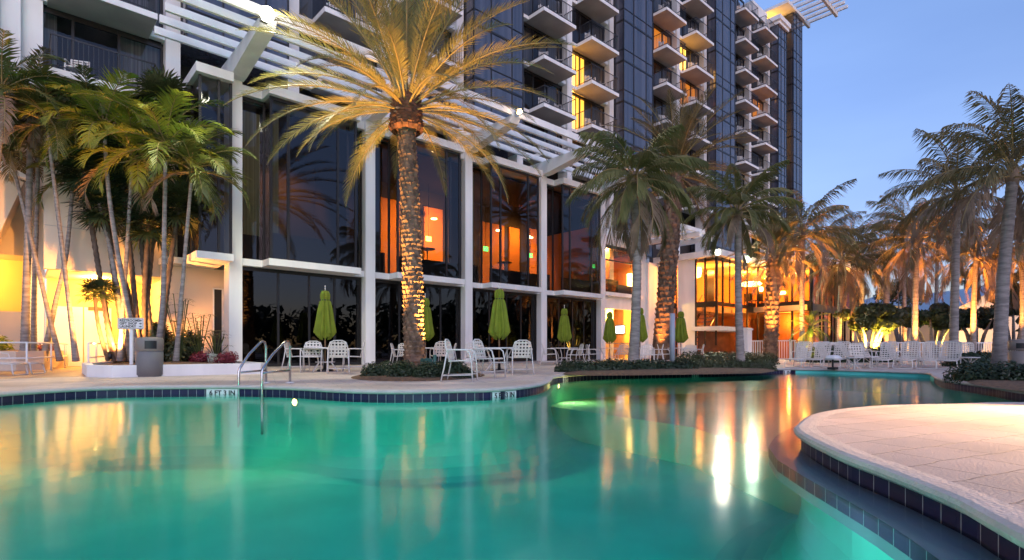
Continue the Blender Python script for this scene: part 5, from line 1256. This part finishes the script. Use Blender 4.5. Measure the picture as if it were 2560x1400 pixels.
PC = patio_chair(); used = [False]
def put_chair(pos, rz, label, sc=1.0):
    if not used[0]: PC.location = pos; PC.rotation_euler = (0,0,rz); PC.scale = (sc,)*3; PC['label'] = label; used[0] = True
    else: copy_tree(PC, pos, rz, label, scale=sc)
def umbrella_table(i, x, d_, tl, ul, H=2.62):
    c = D(x, d_)
    t = thing('patio_table', tl, 'table', c, local=True, group='round white poolside tables')
    mb = MB(); mb.lathe([(.06,.69),(.60,.69),(.615,.70),(.615,.72),(.60,.732),(.06,.732)], 36); mb.build('table_top', MAT['white_plastic'], t)
    for k in range(4):
        an = k*pi/2+.4+i*.5; mb = MB(); mb.tube([(cos(an)*.45,sin(an)*.45,.69),(cos(an)*.30,sin(an)*.30,.42),(cos(an)*.27,sin(an)*.27,.25),(cos(an)*.50,sin(an)*.50,0)], .018, 8); mb.build('leg', MAT['white_plastic'], t)
    mb = MB(); mb.lathe([(.26,.27),(.285,.27),(.285,.30),(.26,.30)], 20); mb.build('brace_ring', MAT['white_plastic'], t)
    u = thing('patio_umbrella', ul, 'umbrella', c, group='closed lime umbrellas standing in the tables', local=True)
    s = H/2.62
    mb = MB(); mb.tube([(0,0,.05),(0,0,2.3*s)], .022, 10); mb.build('pole', MAT['wood_pole'], u)
    mb = MB(); mb.tube([(0,0,2.44*s),(0,0,2.58*s)], [.016,.010], 8); mb.lathe([(0,2.57*s),(.02,2.59*s),(.02,2.61*s),(0,2.63*s)], 10); mb.build('finial', MAT['white_plastic'], u)
    mb = MB(); mb.lathe([(0,0.0),(.24,0.0),(.25,.03),(.22,.06),(.05,.08),(.04,.25),(0,.25)], 24); mb.build('base', MAT['bronze'], u)
    ph = i*1.1; rn = random.Random(i+5); ph2 = [rn.uniform(0,6.28) for _ in range(4)]
    def fn(r, z, an):
        k = max(0, min(1, (2.35*s-z)/(1.3*s)))
        return r*(1+(.16+.10*k)*cos(8*an+ph)+.07*k*cos(3*an+ph2[0])+.05*cos(13*an+ph2[1]+z*3))
    prof_ = [(.02,2.47*s),(.10,2.44*s),(.135,2.34*s),(.13,2.22*s),(.105,2.17*s),(.15,2.12*s),(.19,1.9*s),(.225,1.6*s),(.26,1.35*s),(.285,1.20*s),(.27,1.16*s)]
    mb = MB(); mb.lathe(prof_, 64, fn=fn)
    # scalloped valance hanging unevenly inside
    def fn2(r, z, an): return r*(1+.25*cos(8*an+ph))
    nb = len(mb.v)
    mb.lathe([(.27,1.20*s),(.25,1.10*s),(.20,1.02*s),(.12,1.0*s)], 64, fn=fn2)
    for k in range(nb, len(mb.v)):
        x_, y_, z_ = mb.v[k]; an = math.atan2(y_, x_); mb.v[k] = (x_, y_, z_+.05*cos(8*an+ph)*(1.2*s-z_)/.2)
    mb.build('canopy', MAT['lime_canvas'], u)
    mb = MB(); mb.lathe([(.118,2.16*s),(.118,2.19*s)], 20); mb.build('tie', MAT['black'], u)
    return c
tabs = [(813,16.6,'round white table left of the second pillar','closed lime umbrella leftmost, left of the big date palm'),
 (1063,19.0,'round white table half hidden right of the big palm trunk','closed lime umbrella half hidden behind the big palm trunk'),
 (1248,16.2,'round white table behind the nearest white chairs','closed lime umbrella above the nearest white chairs'),
 (1411,24.0,'round white table by the fourth pillar at the hedge start','closed lime umbrella in front of the last dark window'),
 (1524,26.3,'round white table in front of the yellow lit lower window','closed lime umbrella in front of the yellow lit window'),
 (1600,23.5,'round white table directly behind the grey ringed palm','closed lime umbrella half hidden by the grey ringed palm'),
 (1702,25.9,'round white table right of the plain grey post','closed lime umbrella rightmost, right of the plain grey post')]
TC = [umbrella_table(i, *tb_) for i, tb_ in enumerate(tabs)]
def face(pos, target): d = Vector(target)-Vector(pos); return math.atan2(d.y, d.x)+pi/2
def chair_at(x, d_, look, label, sc=1.0):
    p = D(x, d_); tgt = look if not isinstance(look, tuple) else p+CAMR*look[0]+CAMF*look[1]
    put_chair(p, face(p, tgt), label, sc)
chair_at(742,16.9,(1,.1),'white strap chair behind the steel handrail, leftmost at the first table',1.05)
chair_at(780,16.2,(.25,-1),'white strap chair facing the pool left of the first umbrella pole',1.05)
chair_at(846,15.5,(-.3,1),'white strap chair with its back to the pool right of the first umbrella pole',1.05)
chair_at(884,16.8,(-1,-.25),'white strap chair nearest the second pillar, turned left',1.05)
chair_at(1001,19.2,(1,.05),'white strap chair left of the big palm trunk, facing right')
chair_at(1020,20.0,(.6,-.6),'white strap chair almost hidden behind the big palm trunk')
chair_at(1101,17.9,(-.35,1),'white strap chair right of the big palm trunk, its back to the pool',1.05)
chair_at(1118,19.6,(-1,0),'white strap chair peeking out behind the one beside the palm')
chair_at(1153,11.7,(1,-.12),'nearest and largest white strap chair at the edge of the mulch bed',1.02)
chair_at(1192,16.8,(.5,-.7),'beige looking strap chair between the two nearest chairs')
chair_at(1222,13.2,(.85,-.4),'white strap chair right of the nearest one, facing right',1.05)
chair_at(1299,15.0,(-.25,1),'white strap chair with its rounded back to the pool, right of the third umbrella',1.05)
chair_at(1374,23.2,(1,-.1),'white strap chair at the fourth pillar facing right',1.05)
chair_at(1437,22.6,(-1,-.2),'white strap chair at the hedge start facing left',1.0)
chair_at(1456,24.3,(-1,.1),'white strap chair behind the one at the hedge start',1.0)
chair_at(1483,25.6,(1,.15),'white strap chair left of the yellow lit window umbrella')
chair_at(1553,25.0,(-.2,1),'white strap chair with its back to the hedge below the yellow window')
chair_at(1618,22.3,(-.2,-1),'white strap chair just right of the grey ringed palm')
chair_at(1640,23.6,(-.9,.3),'white strap chair second right of the grey ringed palm')
chair_at(1661,25.4,(.9,-.2),'white strap chair just left of the plain grey post')
chair_at(1722,25.0,(-.5,-.9),'white strap chair right of the last umbrella, facing the pool')
chair_at(1741,24.4,(-.9,.2),'white strap chair at the right end of the umbrella tables')

# ---------------------------------------------------------------- loungers
def lounger(backang=66):
    t = thing('sun_lounger', '', 'sun lounger', (0,0,0), group='white strap loungers on the far deck', local=True); WP = MAT['white_plastic']
    # foot at -y, head at +y
    mb = MB()
    for sx in (-.30,.30): mb.tube([(sx,-.75,.30),(sx,-.1,.33),(sx,.55,.32)], .018, 8)
    mb.tube([(-.30,-.75,.30),(.30,-.75,.30)], .018, 8); mb.build('frame', WP, t)
    mb = MB()
    for k in range(15): mb.box(-.30, .30, -.72+k*.085, -.67+k*.085, .322, .332)
    for k in range(4): mb.box(-.24+k*.14, -.19+k*.14, -.74, .5, .333, .338)
    mb.build('seat', MAT['strap'], t)
    TB = Matrix.Translation((0,.50,.32)) @ Matrix.Rotation(-R(90-backang), 4, 'X')
    mb = MB(); pts = [(-.30,0,0),(-.30,0,.60),(-.26,0,.68),(-.18,0,.71),(.18,0,.71),(.26,0,.68),(.30,0,.60),(.30,0,0)]; mb.tube([TB @ Vector(p) for p in pts], .018, 8); mb.build('back_frame', WP, t)
    mb = MB(); strap_grid(mb, .57, .68, 6, 8, TB @ Matrix.Translation((0,0,.01)), sw=.038); mb.build('backrest', MAT['strap'], t)
    for y0 in (-.72, .38):
        mb = MB(); mb.tube([(-.30,y0,.31),(-.33,y0-.05,.05),(-.29,y0-.06,.018),(.29,y0-.06,.018),(.33,y0-.05,.05),(.30,y0,.31)], .018, 8); mb.build('leg', WP, t)
    for sx in (-1, 1):
        mb = MB(); mb.tube([(sx*.31,.55,.60),(sx*.34,.35,.60),(sx*.34,.12,.56),(sx*.32,.05,.33)], .014, 8); mb.build('armrest', WP, t)
    freeze(t); return t
LG = lounger(); lused = False
lst = [(1982,2015,19.6,'leftmost white strap lounger, nearest the picket fence'),(2030,2062,19.6,'second white strap lounger from the left'),(2078,2112,19.3,'third white strap lounger from the left, a white towel lump beside it'),
 (2197,2229,18.9,'white strap lounger just right of the low side tables'),(2256,2281,18.5,'white strap lounger sixth from the left in the front row'),(2315,2334,18.2,'third white strap lounger from the right end'),(2366,2382,17.9,'rightmost white strap lounger of the front row')]
for i, (xf, xb, d_, lab) in enumerate(lst):
    a = D(xf, d_); b = D(xb, d_+1.25); dr = (b-a).normalized(); c = a+dr*.78; rz = math.atan2(dr.y, dr.x)-pi/2; LG.scale = (.86, 1, .98)
    if not lused: LG.location = c; LG.rotation_euler = (0,0,rz); LG['label'] = lab; lused = True
    else: copy_tree(LG, c, rz, lab)
for i, (x, d_, dx, lab) in enumerate(((2090,23.5,-.5,'back row lounger showing behind the third front lounger'),(2150,23.4,-.7,'back row lounger with its slatted head tilted left of the gap'),(2205,23.0,-.8,'back row lounger leaning left in the middle of the row'),(2268,23.0,-.5,'back row lounger showing between the right front loungers'),(2415,22.0,.8,'lounger behind the right end of the row, turned away'))):
    c = D(x, d_); copy_tree(LG, c, math.atan2(*(CAMF+CAMR*dx).yx)-pi/2, lab)
# armchair in the row, side tables, towel
chair_at(2149,18.9,(-.15,-1),'white strap armchair standing in the row of loungers',1.0)
def side_table(x, d_, label):
    q = D(x, d_); t = thing('side_table', label, 'side table', q, local=True, group='low white side tables among the loungers')
    mb = MB(); mb.lathe([(0,.38),(.26,.38),(.27,.40),(.26,.42),(0,.42)], 24); mb.build('table_top', MAT['white_plastic'], t)
    for k in range(2):
        an = k*pi/2+.3; mb = MB(); mb.tube([(cos(an)*.2,sin(an)*.2,.38),(-cos(an)*.2,-sin(an)*.2,0)], .014, 6); mb.tube([(-cos(an)*.2,-sin(an)*.2,.38),(cos(an)*.2,sin(an)*.2,0)], .014, 6); mb.build('leg', MAT['white_plastic'], t)
side_table(2135, 17.9, 'low white side table with crossed legs in front of the armchair'); side_table(2176, 19.6, 'low white side table between the armchair and the next lounger'); side_table(2425, 17.8, 'low white side table at the right end by the dark bed')
q = D(2082, 18.2, 0); t = thing('towel_pile', 'pale crumpled towel heaped on a small stand before the third lounger', 'towel', q)
mb = MB(); mb.lathe([(0,.48),(.13,.47),(.22,.42),(.25,.36),(.22,.33),(0,.33)], 18, q, fn=lambda r,z,a: r*(1+.12*cos(5*a)+.06*cos(9*a+z*20))); mb.build('towel', MAT['tile_white'], t)
mb = MB(); mb.tube([q,(q.x,q.y,.34)], .03, 8); mb.box(q.x-.16,q.x+.16,q.y-.12,q.y+.12,0,.07); mb.build('stand', MAT['black'], t)
# stacked loungers at the far left edge
for k, (x, lab) in enumerate(((-35,'grey folded lounger at the left edge, the outer one'),(14,'grey lounger standing at the left edge beside the tan planter'))):
    c = D(x, 14.0+k*.7); o = copy_tree(LG, c, math.atan2(*(CAMR+CAMF*.2).yx)-pi/2+pi, lab)
    o['group'] = 'grey loungers at the left edge'
# electrical boxes by the palm
q = D(1066, 15.3); t = thing('utility_box', 'dark green utility box and pipe at the foot of the big palm', 'utility box', q); mb = MB(); mb.box(q.x-.14,q.x+.14,q.y-.1,q.y+.1,.04,.42); mb.build('cabinet', MAT['green_box'], t, bevel=.01); mb = MB(); mb.tube([(q.x+.2,q.y-.12,0),(q.x+.2,q.y-.12,.52)], .05, 12); mb.build('pipe', MAT['green_box'], t)

# lamp out of frame to the right that floods the near paving
LP_ = Vector((10.9, 1.0, 0)); LP_ = D(3050, 6.2)
t = thing('deck_lamp', 'low path lamp on the near paving just past the right edge', 'lamp', LP_); mb = MB(); mb.tube([LP_, LP_+Vector((0,0,.5))], .04, 12); mb.build('post', MAT['bronze'], t); mb = MB(); mb.lathe([(.09,.5),(.11,.56),(.0,.60)], 16, LP_); mb.build('cap', MAT['bronze'], t)
light('deck_light', 'SPOT', LP_+Vector((0,0,1.0)), 1700, (1,.56,.25), t, D(2560, 5.6, 0), size=.06, spot=60, blend=.9)
for o in bpy.data.objects:
    if '_local' in o: del o['_local']
